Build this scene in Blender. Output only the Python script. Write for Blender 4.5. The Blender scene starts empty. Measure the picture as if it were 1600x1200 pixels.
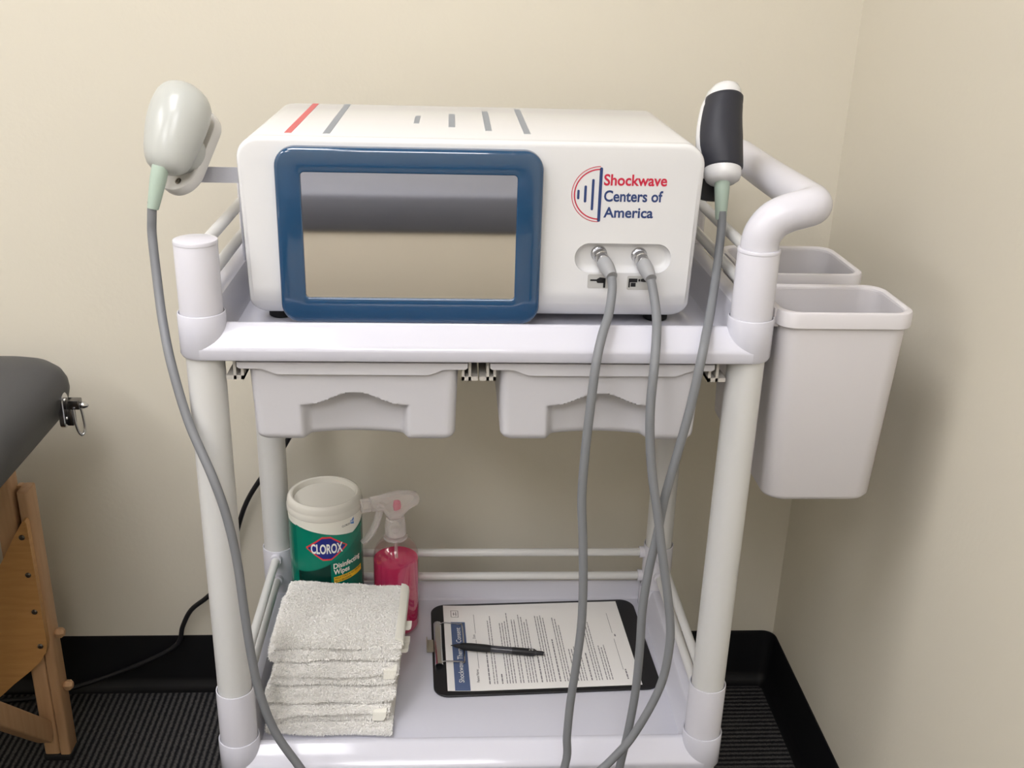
import bpy, bmesh, math, random
from math import sin, cos, pi, radians, sqrt
from mathutils import Vector, Matrix, noise

random.seed(7)
SC = bpy.context.scene
COL = SC.collection

# ------------------------------------------------------------------ camera
cam_d = bpy.data.cameras.new('camera')
cam_d.sensor_fit = 'HORIZONTAL'
cam_d.sensor_width = 36.0
cam_d.lens = 36.0 * 1624.0 / 1600.0
cam_d.clip_start = 0.02
cam_o = bpy.data.objects.new('camera', cam_d)
COL.objects.link(cam_o)
YAW, PITCH, ROLL = 0.062979, 0.382869, 0.028943
_f = Vector((sin(YAW) * cos(PITCH), cos(YAW) * cos(PITCH), -sin(PITCH)))
_r = Vector((cos(YAW), -sin(YAW), 0))
_u = _r.cross(_f)
_r2 = cos(ROLL) * _r + sin(ROLL) * _u
_u2 = -sin(ROLL) * _r + cos(ROLL) * _u
M = Matrix((_r2, _u2, -_f)).transposed().to_4x4()
M.translation = Vector((0.26756, -1.07735, 1.23693))
cam_o.matrix_world = M
SC.camera = cam_o

# ------------------------------------------------------------------ world, exposure, lights
w = bpy.data.worlds.new('world')
SC.world = w
w.use_nodes = True
w.node_tree.nodes['Background'].inputs[0].default_value = (1.0, 0.97, 0.92, 1)
w.node_tree.nodes['Background'].inputs[1].default_value = 0.0
SC.view_settings.view_transform = 'Standard'
SC.view_settings.look = 'None'
SC.view_settings.exposure = 0.36
SC.view_settings.gamma = 1.0
SC.view_settings.use_curve_mapping = False
# ceiling troffers (x0, x1, y0, y1): the lamps themselves are built with the ceiling below
TROFFERS = [(-0.70, -0.09, -1.35, -0.13), (-0.15, 0.46, -2.85, -1.63), (-2.15, -1.54, -1.7, -0.48), (-1.45, -0.84, -3.25, -2.03)]  # the last one is an added fill for frontal light on the lower shelf
LAMP = 9.6
LAMP_COL = (0.98, 0.97, 1.0)
CEIL = 2.6

# ------------------------------------------------------------------ helpers
def lin(c):
    c = c / 255.0
    return c / 12.92 if c <= 0.04045 else ((c + 0.055) / 1.055) ** 2.4

def rgb(r, g, b):
    return (lin(r), lin(g), lin(b), 1.0)

MATS = {}
def mat(name, col, rough=0.5, metal=0.0, spec=0.5, bump=None, coat=0.0, trans=0.0, ior=1.45, emit=None, noise_col=None, sss=0.0):
    if name in MATS:
        return MATS[name]
    m = bpy.data.materials.new(name)
    m.use_nodes = True
    nt = m.node_tree
    b = nt.nodes['Principled BSDF']
    b.inputs['Base Color'].default_value = col
    b.inputs['Roughness'].default_value = rough
    b.inputs['Metallic'].default_value = metal
    b.inputs['Specular IOR Level'].default_value = spec
    b.inputs['IOR'].default_value = ior
    b.inputs['Coat Weight'].default_value = coat
    b.inputs['Transmission Weight'].default_value = trans
    if sss:
        b.inputs['Subsurface Weight'].default_value = sss
        b.inputs['Subsurface Radius'].default_value = (0.004, 0.004, 0.003)
        b.inputs['Subsurface Scale'].default_value = 1.0
    if emit:
        b.inputs['Emission Color'].default_value = emit[0]
        b.inputs['Emission Strength'].default_value = emit[1]
    if bump or noise_col:
        tc = nt.nodes.new('ShaderNodeTexCoord')
    if bump:
        sc, strength, dist = bump
        n = nt.nodes.new('ShaderNodeTexNoise')
        n.inputs['Scale'].default_value = sc
        n.inputs['Detail'].default_value = 3
        bp = nt.nodes.new('ShaderNodeBump')
        bp.inputs['Strength'].default_value = strength
        bp.inputs['Distance'].default_value = dist
        nt.links.new(tc.outputs['Object'], n.inputs['Vector'])
        nt.links.new(n.outputs['Fac'], bp.inputs['Height'])
        nt.links.new(bp.outputs['Normal'], b.inputs['Normal'])
    if noise_col:
        sc, c2, stretch = noise_col
        mp = nt.nodes.new('ShaderNodeMapping')
        mp.inputs['Scale'].default_value = stretch
        n = nt.nodes.new('ShaderNodeTexNoise')
        n.inputs['Scale'].default_value = sc
        n.inputs['Detail'].default_value = 4
        mx = nt.nodes.new('ShaderNodeMix')
        mx.data_type = 'RGBA'
        mx.inputs['A'].default_value = col
        mx.inputs['B'].default_value = c2
        nt.links.new(tc.outputs['Object'], mp.inputs['Vector'])
        nt.links.new(mp.outputs['Vector'], n.inputs['Vector'])
        nt.links.new(n.outputs['Fac'], mx.inputs['Factor'])
        nt.links.new(mx.outputs['Result'], b.inputs['Base Color'])
    MATS[name] = m
    return m

class MB:
    """collects vertices and faces for one mesh"""
    def __init__(self):
        self.v, self.f = [], []
    def add(self, vs, fs):
        o = len(self.v)
        self.v += [tuple(p) for p in vs]
        self.f += [tuple(i + o for i in q) for q in fs]
        return self
    def loft(self, rings, cap0=True, cap1=True, closed=True):
        n = len(rings[0])
        vs = [p for r in rings for p in r]
        fs = []
        for k in range(len(rings) - 1):
            for i in range(n if closed else n - 1):
                j = (i + 1) % n
                fs.append((k * n + i, k * n + j, (k + 1) * n + j, (k + 1) * n + i))
        if cap0:
            fs.append(tuple(range(n - 1, -1, -1)))
        if cap1:
            fs.append(tuple((len(rings) - 1) * n + i for i in range(n)))
        return self.add(vs, fs)
    def lathe(self, prof, n=48, c=(0, 0, 0), axis=(0, 0, 1), cap0=True, cap1=True):
        a = Vector(axis).normalized()
        e1 = a.orthogonal().normalized()
        e2 = a.cross(e1)
        c = Vector(c)
        rings = [[c + a * z + (e1 * cos(2 * pi * i / n) + e2 * sin(2 * pi * i / n)) * r for i in range(n)] for r, z in prof]
        return self.loft(rings, cap0, cap1)
    def box(self, x0, x1, y0, y1, z0, z1):
        vs = [(x, y, z) for z in (z0, z1) for y in (y0, y1) for x in (x0, x1)]
        return self.add(vs, [(0, 2, 3, 1), (4, 5, 7, 6), (0, 1, 5, 4), (2, 6, 7, 3), (0, 4, 6, 2), (1, 3, 7, 5)])
    def rbox(self, x0, x1, y0, y1, z0, z1, r=0.004, e=0.0015, n=5):
        """box with rounded vertical corners and softened top/bottom edges"""
        def ring(ins, z):
            return [(px, py, z) for px, py in rrect(x0 + ins, x1 - ins, y0 + ins, y1 - ins, max(r - ins, 0.0004), n)]
        return self.loft([ring(e, z0), ring(e * .3, z0 + e * .3), ring(0, z0 + e), ring(0, z1 - e), ring(e * .3, z1 - e * .3), ring(e, z1)])
    def tube(self, pts, r, n=16, sub=6, smooth=True, cap=True):
        P = catmull(pts, sub) if smooth and len(pts) > 2 else [Vector(p) for p in pts]
        if not hasattr(r, '__len__'):
            R = [r] * len(P)
        else:
            R = [r[0] + (r[1] - r[0]) * i / (len(P) - 1) for i in range(len(P))]
        T = []
        for i in range(len(P)):
            T.append((P[min(i + 1, len(P) - 1)] - P[max(i - 1, 0)]).normalized())
        nrm = T[0].orthogonal().normalized()
        rings = []
        for i, p in enumerate(P):
            nrm = (nrm - T[i] * nrm.dot(T[i])).normalized()
            b = T[i].cross(nrm)
            rings.append([p + (nrm * cos(2 * pi * k / n) + b * sin(2 * pi * k / n)) * R[i] for k in range(n)])
        return self.loft(rings, cap, cap)
    def xf(self, m):
        self.v = [tuple(m @ Vector(p)) for p in self.v]
        return self

def catmull(pts, sub):
    P = [Vector(p) for p in pts]
    P = [P[0] * 2 - P[1]] + P + [P[-1] * 2 - P[-2]]
    out = []
    for i in range(1, len(P) - 2):
        a, b, c, d = P[i - 1], P[i], P[i + 1], P[i + 2]
        for k in range(sub):
            t = k / sub
            out.append(0.5 * ((2 * b) + (c - a) * t + (2 * a - 5 * b + 4 * c - d) * t * t + (3 * b - a - 3 * c + d) * t ** 3))
    out.append(P[-2].copy())
    return out

def rrect(x0, x1, y0, y1, r, n=6):
    """rounded rectangle, counter-clockwise; r one radius or (br, tr, tl, bl)"""
    rs = r if hasattr(r, '__len__') else (r, r, r, r)
    out = []
    for (cx, cy, a0, q) in ((x1 - rs[0], y0 + rs[0], -pi / 2, rs[0]), (x1 - rs[1], y1 - rs[1], 0, rs[1]),
                            (x0 + rs[2], y1 - rs[2], pi / 2, rs[2]), (x0 + rs[3], y0 + rs[3], pi, rs[3])):
        for i in range(n + 1):
            a = a0 + (pi / 2) * i / n
            out.append((cx + q * cos(a), cy + q * sin(a)))
    return out

def origin(o):
    p = Vector((0, 0, 0))
    while o:
        p += o.location
        o = o.parent
    return p

def obj(name, mb, m, parent=None, sharp=38, loc=None):
    """links one mesh object; coordinates in mb are world coordinates"""
    me = bpy.data.meshes.new(name)
    me.from_pydata(mb.v, [], mb.f)
    me.validate()
    bm = bmesh.new()
    bm.from_mesh(me)
    bmesh.ops.recalc_face_normals(bm, faces=bm.faces)
    bm.to_mesh(me)
    bm.free()
    me.materials.append(m)
    for p in me.polygons:
        p.use_smooth = True
    me.set_sharp_from_angle(angle=radians(sharp))
    o = bpy.data.objects.new(name, me)
    COL.objects.link(o)
    if parent:
        o.parent = parent
        me.transform(Matrix.Translation(-origin(parent)))
    elif loc is not None:
        o.location = loc
        me.transform(Matrix.Translation(-Vector(loc)))
    return o

def flat(name, mb, m, parent):
    """like obj() for prints: faces keep their winding"""
    return obj(name, mb, m, parent, sharp=20)

def tag(o, label, cat, group=None):
    o['label'] = label
    o['category'] = cat
    if group:
        o['group'] = group
    return o

def thing(name, label, cat, loc, group=None):
    o = bpy.data.objects.new(name, None)
    o.empty_display_size = 0.05
    COL.objects.link(o)
    o.location = loc
    return tag(o, label, cat, group)

def struct(name, mb, m, sharp=30):
    o = obj(name, mb, m, None, sharp)
    o['kind'] = 'structure'
    return o

def cut(o, cutter_mb):
    """boolean difference, applied"""
    me = bpy.data.meshes.new('cutter')
    me.from_pydata(cutter_mb.v, [], cutter_mb.f)
    bm = bmesh.new(); bm.from_mesh(me); bmesh.ops.recalc_face_normals(bm, faces=bm.faces); bm.to_mesh(me); bm.free()
    c = bpy.data.objects.new('cutter', me)
    COL.objects.link(c)
    c.location = -origin(o.parent) if False else (0, 0, 0)
    md = o.modifiers.new('cut', 'BOOLEAN')
    md.operation = 'DIFFERENCE'
    md.solver = 'EXACT'
    md.object = c
    bpy.context.view_layer.update()
    dg = bpy.context.evaluated_depsgraph_get()
    new = bpy.data.meshes.new_from_object(o.evaluated_get(dg))
    old = o.data
    o.modifiers.clear()
    new.name = old.name
    o.data = new
    bpy.data.objects.remove(c)
    for p in new.polygons:
        p.use_smooth = True
    new.set_sharp_from_angle(angle=radians(38))
    return o

def text2d(s, width=None, height=None, bold=0.0, space=1.0, shear=0.0):
    """glyph outlines of s as a flat mesh with its left end at x=0, baseline y=0; returns (verts, faces)"""
    cu = bpy.data.curves.new('t', 'FONT')
    cu.body = s
    cu.size = 1.0
    cu.offset = bold
    cu.space_character = space
    cu.shear = shear
    cu.resolution_u = 4
    o = bpy.data.objects.new('t', cu)
    COL.objects.link(o)
    bpy.context.view_layer.update()
    dg = bpy.context.evaluated_depsgraph_get()
    me = bpy.data.meshes.new_from_object(o.evaluated_get(dg))
    v = [(p.co.x, p.co.y) for p in me.vertices]
    f = [tuple(p.vertices) for p in me.polygons]
    bpy.data.objects.remove(o)
    bpy.data.curves.remove(cu)
    bpy.data.meshes.remove(me)
    x0 = min(p[0] for p in v); x1 = max(p[0] for p in v)
    y1 = max(p[1] for p in v)
    sx = (width / (x1 - x0)) if width else None
    sy = (height / y1) if height else sx
    sx = sx or sy
    return [((x - x0) * sx, y * sy) for x, y in v], f

# ------------------------------------------------------------------ materials
WALL = mat('painted_wall', rgb(213, 207, 192), rough=0.75, spec=0.25, bump=(110, 0.12, 0.003))
CEILM = mat('ceiling_white', rgb(235, 233, 226), rough=0.9, spec=0.2)
PLASTIC = mat('cart_white_plastic', rgb(208, 207, 215), rough=0.25, spec=0.5)
TRAYM = mat('tray_white_plastic', rgb(201, 201, 211), rough=0.09, spec=0.5)
TUBEM = mat('powder_coated_tube', rgb(208, 208, 207), rough=0.3, spec=0.5)
DRAWERM = mat('drawer_plastic', rgb(199, 198, 203), rough=0.3)
RUNNER = mat('runner_grey_plastic', rgb(192, 188, 182), rough=0.45)
BINM = mat('bin_plastic', rgb(210, 207, 210), rough=0.32)
SHELL = mat('machine_white', rgb(217, 217, 218), rough=0.2, spec=0.5)
BLUE = mat('bezel_blue_gloss', rgb(22, 66, 102), rough=0.1, spec=0.9, coat=0.6, bump=(60, 0.06, 0.003))
SCREEN = mat('screen_mirror_glass', rgb(222, 220, 219), rough=0.035, metal=1.0)
BLACK = mat('black_plastic', rgb(24, 24, 27), rough=0.45)
RUBBER = mat('black_rubber', rgb(20, 20, 21), rough=0.7)
GRIP = mat('grip_rubber', rgb(44, 45, 53), rough=0.5, spec=0.4)
REDM = mat('print_red', rgb(194, 38, 66), rough=0.4)
STRIPE_RED = mat('stripe_red', rgb(206, 92, 95), rough=0.4)
STRIPE_GREY = mat('stripe_grey', rgb(137, 144, 154), rough=0.4)
NAVY = mat('print_navy', rgb(43, 63, 112), rough=0.4)
PROBE = mat('probe_grey', rgb(180, 182, 178), rough=0.3, coat=0.2)
PLATE = mat('holder_plate', rgb(206, 204, 201), rough=0.25)
GREEN = mat('strain_relief_green', rgb(168, 185, 172), rough=0.45)
CABLE = mat('cable_grey', rgb(120, 122, 126), rough=0.5)
BOOT = mat('plug_boot_grey', rgb(150, 151, 153), rough=0.45)
CHROME = mat('chrome', rgb(208, 208, 210), rough=0.16, metal=1.0)
ALU = mat('brushed_aluminium', rgb(190, 191, 200), rough=0.45, metal=0.45, bump=(400, 0.1, 0.001))
LABELGREY = mat('label_grey', rgb(182, 181, 178), rough=0.5)
TERRY = mat('white_terry', rgb(252, 250, 246), rough=0.95, spec=0.1)
HEM = mat('white_woven_hem', rgb(240, 238, 228), rough=0.9, spec=0.1, bump=(900, 0.4, 0.001))
PAPER = mat('paper_white', rgb(236, 234, 232), rough=0.8, spec=0.2)
INK = mat('ink_grey', rgb(128, 126, 129), rough=0.8)
INKD = mat('ink_dark', rgb(58, 57, 62), rough=0.8)
BAND = mat('form_blue_band', rgb(82, 98, 134), rough=0.7)
VINYL = mat('dark_grey_vinyl', rgb(69, 69, 71), rough=0.5, spec=0.4, bump=(500, 0.12, 0.001))
WOOD = mat('beech_wood', rgb(202, 164, 126), rough=0.45, noise_col=(7, rgb(176, 136, 98), (14, 14, 1.2)))
PLY = mat('plywood_panel', rgb(208, 160, 102), rough=0.4, noise_col=(6, rgb(176, 126, 74), (3, 14, 22)))
SCREWM = mat('dark_screw_steel', rgb(110, 104, 96), rough=0.3, metal=0.9)
WIPEW = mat('canister_white', rgb(238, 236, 226), rough=0.3)
WIPEG = mat('canister_green', rgb(0, 110, 92), rough=0.25)
WIPEL = mat('canister_light_green', rgb(6, 124, 102), rough=0.25)
WIPED = mat('canister_dark_green', rgb(6, 52, 44), rough=0.25)
WIPEB = mat('emblem_blue', rgb(30, 42, 132), rough=0.3)
WIPER = mat('emblem_red', rgb(214, 58, 66), rough=0.3)
WIPEY = mat('strip_yellow', rgb(240, 196, 40), rough=0.3)
PRINTW = mat('print_white', rgb(240, 240, 236), rough=0.4)
SKYB = mat('print_blue', rgb(58, 122, 196), rough=0.4)
LIDM = mat('translucent_lid', rgb(238, 235, 226), rough=0.22, trans=0.25, ior=1.3)
BASEB = mat('black_cove_base', rgb(15, 15, 18), rough=0.5, spec=0.35)
BENCHB = mat('added_bench_beige', rgb(240, 232, 214), rough=0.6)

def glass(name, col, rough, mixfac, edge=0.5, gloss=False):
    """clear plastic: part see-through, part surface, more surface towards grazing angles"""
    m = bpy.data.materials.new(name)
    m.use_nodes = True
    nt = m.node_tree
    for n in list(nt.nodes):
        if n.type != 'OUTPUT_MATERIAL':
            nt.nodes.remove(n)
    out = [n for n in nt.nodes if n.type == 'OUTPUT_MATERIAL'][0]
    tr = nt.nodes.new('ShaderNodeBsdfTransparent')
    tr.inputs[0].default_value = col
    if gloss:
        pr = nt.nodes.new('ShaderNodeBsdfGlossy')
        pr.inputs['Color'].default_value = (0.9, 0.9, 0.9, 1)
        pr.inputs['Roughness'].default_value = rough
    else:
        pr = nt.nodes.new('ShaderNodeBsdfPrincipled')
        pr.inputs['Base Color'].default_value = col
        pr.inputs['Roughness'].default_value = rough
    mx = nt.nodes.new('ShaderNodeMixShader')
    fr = nt.nodes.new('ShaderNodeLayerWeight')
    fr.inputs['Blend'].default_value = 0.3
    mr = nt.nodes.new('ShaderNodeMapRange')
    mr.inputs['To Min'].default_value = mixfac
    mr.inputs['To Max'].default_value = min(1.0, mixfac + edge)
    nt.links.new(fr.outputs['Facing'], mr.inputs['Value'])
    nt.links.new(mr.outputs['Result'], mx.inputs['Fac'])
    nt.links.new(tr.outputs[0], mx.inputs[1])
    nt.links.new(pr.outputs[0], mx.inputs[2])
    nt.links.new(mx.outputs[0], out.inputs[0])
    MATS[name] = m
    return m
CLEARP = glass('clear_bottle_plastic', (0.95, 0.92, 0.92, 1), 0.06, 0.04, 0.4, True)
FROST = glass('frosted_sprayer_plastic', (0.93, 0.90, 0.89, 1), 0.25, 0.22, 0.4)
PINK = glass('pink_liquid', (0.92, 0.075, 0.27, 1), 0.05, 0.36, 0.35)

def carpet():
    m = bpy.data.materials.new('carpet_tile')
    m.use_nodes = True
    nt = m.node_tree
    L = nt.links.new
    b = nt.nodes['Principled BSDF']
    b.inputs['Roughness'].default_value = 0.95
    b.inputs['Specular IOR Level'].default_value = 0.1
    tc = nt.nodes.new('ShaderNodeTexCoord')
    mp = nt.nodes.new('ShaderNodeMapping')
    mp.inputs['Location'].default_value = (0.74, 0.48, 0.3)
    L(tc.outputs['Object'], mp.inputs['Vector'])
    ck = nt.nodes.new('ShaderNodeTexChecker')
    ck.inputs['Scale'].default_value = 1.0
    L(mp.outputs['Vector'], ck.inputs['Vector'])
    waves = []
    for d in ('X', 'Y'):
        wv = nt.nodes.new('ShaderNodeTexWave')
        wv.bands_direction = d
        wv.inputs['Scale'].default_value = 30.0
        wv.inputs['Distortion'].default_value = 1.4
        wv.inputs['Detail'].default_value = 3
        wv.inputs['Detail Scale'].default_value = 6
        L(tc.outputs['Object'], wv.inputs['Vector'])
        waves.append(wv)
    mx = nt.nodes.new('ShaderNodeMix'); mx.data_type = 'FLOAT'
    L(ck.outputs['Fac'], mx.inputs['Factor'])
    L(waves[0].outputs['Fac'], mx.inputs['A'])
    L(waves[1].outputs['Fac'], mx.inputs['B'])
    nz = nt.nodes.new('ShaderNodeTexNoise')
    nz.inputs['Scale'].default_value = 420
    L(tc.outputs['Object'], nz.inputs['Vector'])
    mu = nt.nodes.new('ShaderNodeMath'); mu.operation = 'MULTIPLY'
    L(mx.outputs['Result'], mu.inputs[0]); L(nz.outputs['Fac'], mu.inputs[1])
    cr = nt.nodes.new('ShaderNodeValToRGB')
    cr.color_ramp.elements[0].position = 0.05
    cr.color_ramp.elements[0].color = rgb(30, 30, 33)
    cr.color_ramp.elements[1].position = 0.62
    cr.color_ramp.elements[1].color = rgb(92, 90, 89)
    L(mu.outputs[0], cr.inputs['Fac'])
    L(cr.outputs['Color'], b.inputs['Base Color'])
    bp = nt.nodes.new('ShaderNodeBump')
    bp.inputs['Strength'].default_value = 0.6
    bp.inputs['Distance'].default_value = 0.004
    L(mu.outputs[0], bp.inputs['Height'])
    L(bp.outputs['Normal'], b.inputs['Normal'])
    return m
CARPET = carpet()

# ------------------------------------------------------------------ room
XR, YB, XL, YF = 0.862, 0.50, -2.3, -3.4
struct('floor', MB().box(XL, XR, YF, YB, -0.06, 0.0), CARPET)
struct('ceiling', MB().box(XL, XR, YF, YB, CEIL, CEIL + 0.06), CEILM)
struct('wall_back', MB().box(XL - 0.1, XR + 0.1, YB, YB + 0.1, -0.06, CEIL + 0.06), WALL)
struct('wall_right', MB().box(XR, XR + 0.1, YF, YB, -0.06, CEIL + 0.06), WALL)
struct('wall_left', MB().box(XL - 0.1, XL, YF, YB, -0.06, CEIL + 0.06), WALL)
struct('wall_front', MB().box(XL - 0.1, XR + 0.1, YF - 0.1, YF, -0.06, CEIL + 0.06), WALL)

# vinyl cove base: 115 mm high with a toe
BP = [(0.0, 0.0), (0.014, 0.0), (0.0135, 0.006), (0.010, 0.013), (0.006, 0.019), (0.004, 0.028), (0.0035, 0.108), (0.002, 0.1145), (0.0, 0.1145)]
CR = 0.022
def cove(path):
    """path: list of (x, y, nx, ny): wall point and direction into the room"""
    return MB().loft([[(x + nx * d, y + ny * d, z) for d, z in BP] for x, y, nx, ny in path])
corner = []
for i in range(0, 5):
    a = (pi / 2) * i / 8
    corner.append((XR - CR + CR * sin(a), YB - CR + CR * cos(a), -sin(a), -cos(a)))
corner2 = []
for i in range(4, 9):
    a = (pi / 2) * i / 8
    corner2.append((XR - CR + CR * sin(a), YB - CR + CR * cos(a), -sin(a), -cos(a)))
struct('baseboard_back', cove([(XL, YB, 0, -1)] + corner), BASEB)
struct('baseboard_right', cove(corner2 + [(XR, YF, -1, 0)]), BASEB)

for i, (x0, x1, y0, y1) in enumerate(TROFFERS):
    t = thing('ceiling_light', ('rectangular white ceiling light panel over the cart', 'rectangular white ceiling light panel near the right wall behind the viewer', 'rectangular white ceiling light panel at the far left of the ceiling', 'rectangular white ceiling light panel added behind the viewer for more frontal light')[i], 'light',
              ((x0 + x1) / 2, (y0 + y1) / 2, CEIL), 'ceiling light panels')
    fr = MB()
    fr.box(x0 - 0.02, x0, y0 - 0.02, y1 + 0.02, CEIL - 0.012, CEIL - 0.0005).box(x1, x1 + 0.02, y0 - 0.02, y1 + 0.02, CEIL - 0.012, CEIL - 0.0005)
    fr.box(x0, x1, y0 - 0.02, y0, CEIL - 0.012, CEIL - 0.0005).box(x0, x1, y1, y1 + 0.02, CEIL - 0.012, CEIL - 0.0005)
    obj('frame', fr, CEILM, t)
    em = mat('lamp_diffuser', rgb(255, 255, 255), rough=0.6, emit=((*LAMP_COL, 1), LAMP))
    obj('diffuser', MB().box(x0, x1, y0, y1, CEIL - 0.008, CEIL - 0.002), em, t)

# bench made up across the room to give the screen its grey-over-beige reflection
BY = -1.95
t = thing('added_bench', 'long grey padded bench with beige base, added across the room for the screen reflection', 'bench', (-0.1, BY - 0.3, 0))
obj('base', MB().rbox(-0.85, 0.75, BY - 0.58, BY, 0, 0.472, 0.02, 0.004), BENCHB, t)
obj('pad', MB().rbox(-0.87, 0.77, BY - 0.6, BY + 0.012, 0.472, 0.592, 0.03, 0.018), mat('added_bench_grey', rgb(118, 121, 132), rough=0.5), t)

# ------------------------------------------------------------------ utility cart
W, D = 0.598, 0.344
cart = thing('utility_cart', 'white two-tier plastic utility cart carrying the shockwave machine', 'cart', (W / 2, D / 2, 0))

def tray(zc, deep):
    """moulded tray whose corner collars end at height zc"""
    mb = MB()
    z0 = zc - 0.049
    # floor pan and walls: section rings from outside bottom, up, over the lip, down inside to the floor
    xa, xb, ya, yb = -0.0255, W + 0.0255, -0.0235, D + 0.0255
    fl = zc - 0.038
    def ring(ins, z, r):
        return [(x, y, z) for x, y in rrect(xa + ins, xb - ins, 0.0 + ins if False else ya + ins, yb - ins, r, 6)]
    # outer skirt (sides, back) with lowered front is built as four walls on a floor slab
    mb.rbox(xa + 0.010, xb - 0.010, -0.015, yb - 0.002, z0 + 0.003, fl, 0.02, 0.002)
    # side walls, leaning out
    for s in (0, 1):
        pts = [(0.049, fl - 0.004), (0.046, fl + 0.001), (0.0425, fl + 0.004), (0.036, zc - 0.006), (0.034, zc - 0.0015), (0.031, zc),
               (0.014, zc), (0.0115, zc - 0.002), (0.0105, zc - 0.006), (0.0105, z0 + 0.003)]
        rings = []
        for y in (0.0, D):
            rings.append([((xa + q) if s == 0 else (xb - q), y, z) for q, z in pts])
        mb.loft(rings)
    pts = [(0.0405, fl - 0.004), (0.013, fl), (0.0095, fl + 0.002), (0.008, fl + 0.006), (0.0055, zc - 0.012), (0.004, zc - 0.009), (0.001, zc - 0.0085), (0.0, zc - 0.011), (0.0, z0 + 0.004), (0.004, z0 + 0.001)]
    mb.loft([[(x, yb - q, z) for q, z in pts] for x in (0.0, W)])
    # front rail: inner drop, sloping top, vertical face
    fy = -0.0255
    pts = [(0.012, fl - 0.004), (0.0085, zc - 0.018), (0.0065, zc - 0.0145), (0.003, zc - 0.0132), (-0.001, zc - 0.0138), (-0.0025, zc - 0.0148),
           (fy + 0.0042, zc - 0.0301), (fy + 0.0032, zc - 0.0311), (fy + 0.0018, zc - 0.0326), (fy + 0.0006, zc - 0.0344), (fy, zc - 0.0362), (fy, zc - 0.0375), (fy, z0 + 0.004), (fy + 0.001, z0 + 0.0012), (fy + 0.003, z0), (0.012, z0)]
    mb.loft([[(x, y, z) for y, z in pts] for x in (0.0, W)])
    # corner collars
    for cx in (0, W):
        for cy in (0, D):
            mb.lathe([(0.021, z0), (0.0235, z0 + 0.0006), (0.0255, z0 + 0.004), (0.0255, zc - 0.0012), (0.0249, zc - 0.0002), (0.0241, zc), (0.0236, zc - 0.001), (0.0236, zc - 0.006)], 48, (cx, cy, 0))
    return mb
obj('tray', tray(0.885, True), TRAYM, cart)
lt = obj('tray', tray(0.318, True), TRAYM, cart)
# lengthwise ribs moulded along the upper tray's inside walls belong to the tray look: shallow ledge strips
for cx in (0, W):
    for cy in (0, D):
        obj('leg', MB().lathe([(0.0206, 0.31), (0.0206, 0.838)], 40, (cx, cy, 0)), TUBEM, cart)
        obj('leg_sleeve', MB().lathe([(0.0232, 0.300), (0.0232, 0.3905), (0.0229, 0.3918), (0.0222, 0.392), (0.0216, 0.3915), (0.0214, 0.386)], 44, (cx, cy, 0)), PLASTIC, cart)
        post = obj('post', MB().lathe([(0.0228, 0.872), (0.0228, 0.9585), (0.0224, 0.9595)], 44, (cx, cy, 0)), PLASTIC, cart)
        if cx == 0:
            obj('post_cap', MB().lathe([(0.0225, 0.9588), (0.0231, 0.9592), (0.0231, 0.9622), (0.0226, 0.9632), (0.021, 0.9638), (0.0, 0.9642)], 44, (cx, cy, 0), cap1=False), PLASTIC, post)
        # stubby lower ends and castors (below the frame of the photo)
        obj('leg', MB().lathe([(0.0206, 0.085), (0.0206, 0.272)], 32, (cx, cy, 0)), TUBEM, cart)
        ca = obj('castor', MB().lathe([(0.026, -0.011), (0.029, -0.009), (0.030, 0), (0.029, 0.009), (0.026, 0.011)], 32, (cx, cy, 0.030), (1, 0, 0)), RUBBER, cart)
        obj('castor_fork', MB().box(cx - 0.019, cx - 0.014, cy - 0.012, cy + 0.012, 0.022, 0.088).box(cx + 0.014, cx + 0.019, cy - 0.012, cy + 0.012, 0.022, 0.088).box(cx - 0.019, cx + 0.019, cy - 0.012, cy + 0.012, 0.066, 0.088), PLASTIC, ca)

def rod(p, q, r=0.0062):
    p, q = Vector(p), Vector(q)
    d = (q - p).normalized()
    o = obj('guard_rail', MB().tube([p, q], r, 20, smooth=False), TUBEM, cart)
    for e, s in ((p, 1), (q, -1)):
        obj('rail_socket', MB().lathe([(0.0085, 0.016), (0.0088, 0.0165), (0.0092, 0.029), (0.0088, 0.0302), (0.0066, 0.0302)], 24, e, d * s), PLASTIC, o)
for z in (0.949, 0.909):
    for cx in (0, W):
        rod((cx, 0, z), (cx, D, z), 0.0066)
    rod((0, D, z), (W, D, z), 0.0066)
for z in (0.380, 0.344):
    for cx in (0, W):
        rod((cx, 0, z), (cx, D, z))
for z in (0.3765, 0.3335):
    rod((0, D, z), (W, D, z))

# push handle: fat tube rising from the right-hand posts
hp = [(W, 0, 0.955), (W, 0, 0.966), (0.6005, 0, 0.9785), (0.610, 0, 0.992), (0.6245, 0, 1.000), (0.640, 0.0005, 1.0045), (0.6515, 0.006, 1.0065), (0.656, 0.020, 1.007), (0.656, 0.05, 1.007)]
hp2 = [(x, D - y, z) for x, y, z in reversed(hp)]
hd = obj('push_handle', MB().tube(hp + [(0.656, 0.172, 1.006)] + hp2, 0.0205, 28, 8), PLASTIC, cart)
for cy in (0, D):
    obj('handle_ring', MB().lathe([(0.0222, 0.9575), (0.0233, 0.9582), (0.0233, 0.9605), (0.0226, 0.9615), (0.0200, 0.9618)], 44, (W, cy, 0)), PLASTIC, hd)

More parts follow.
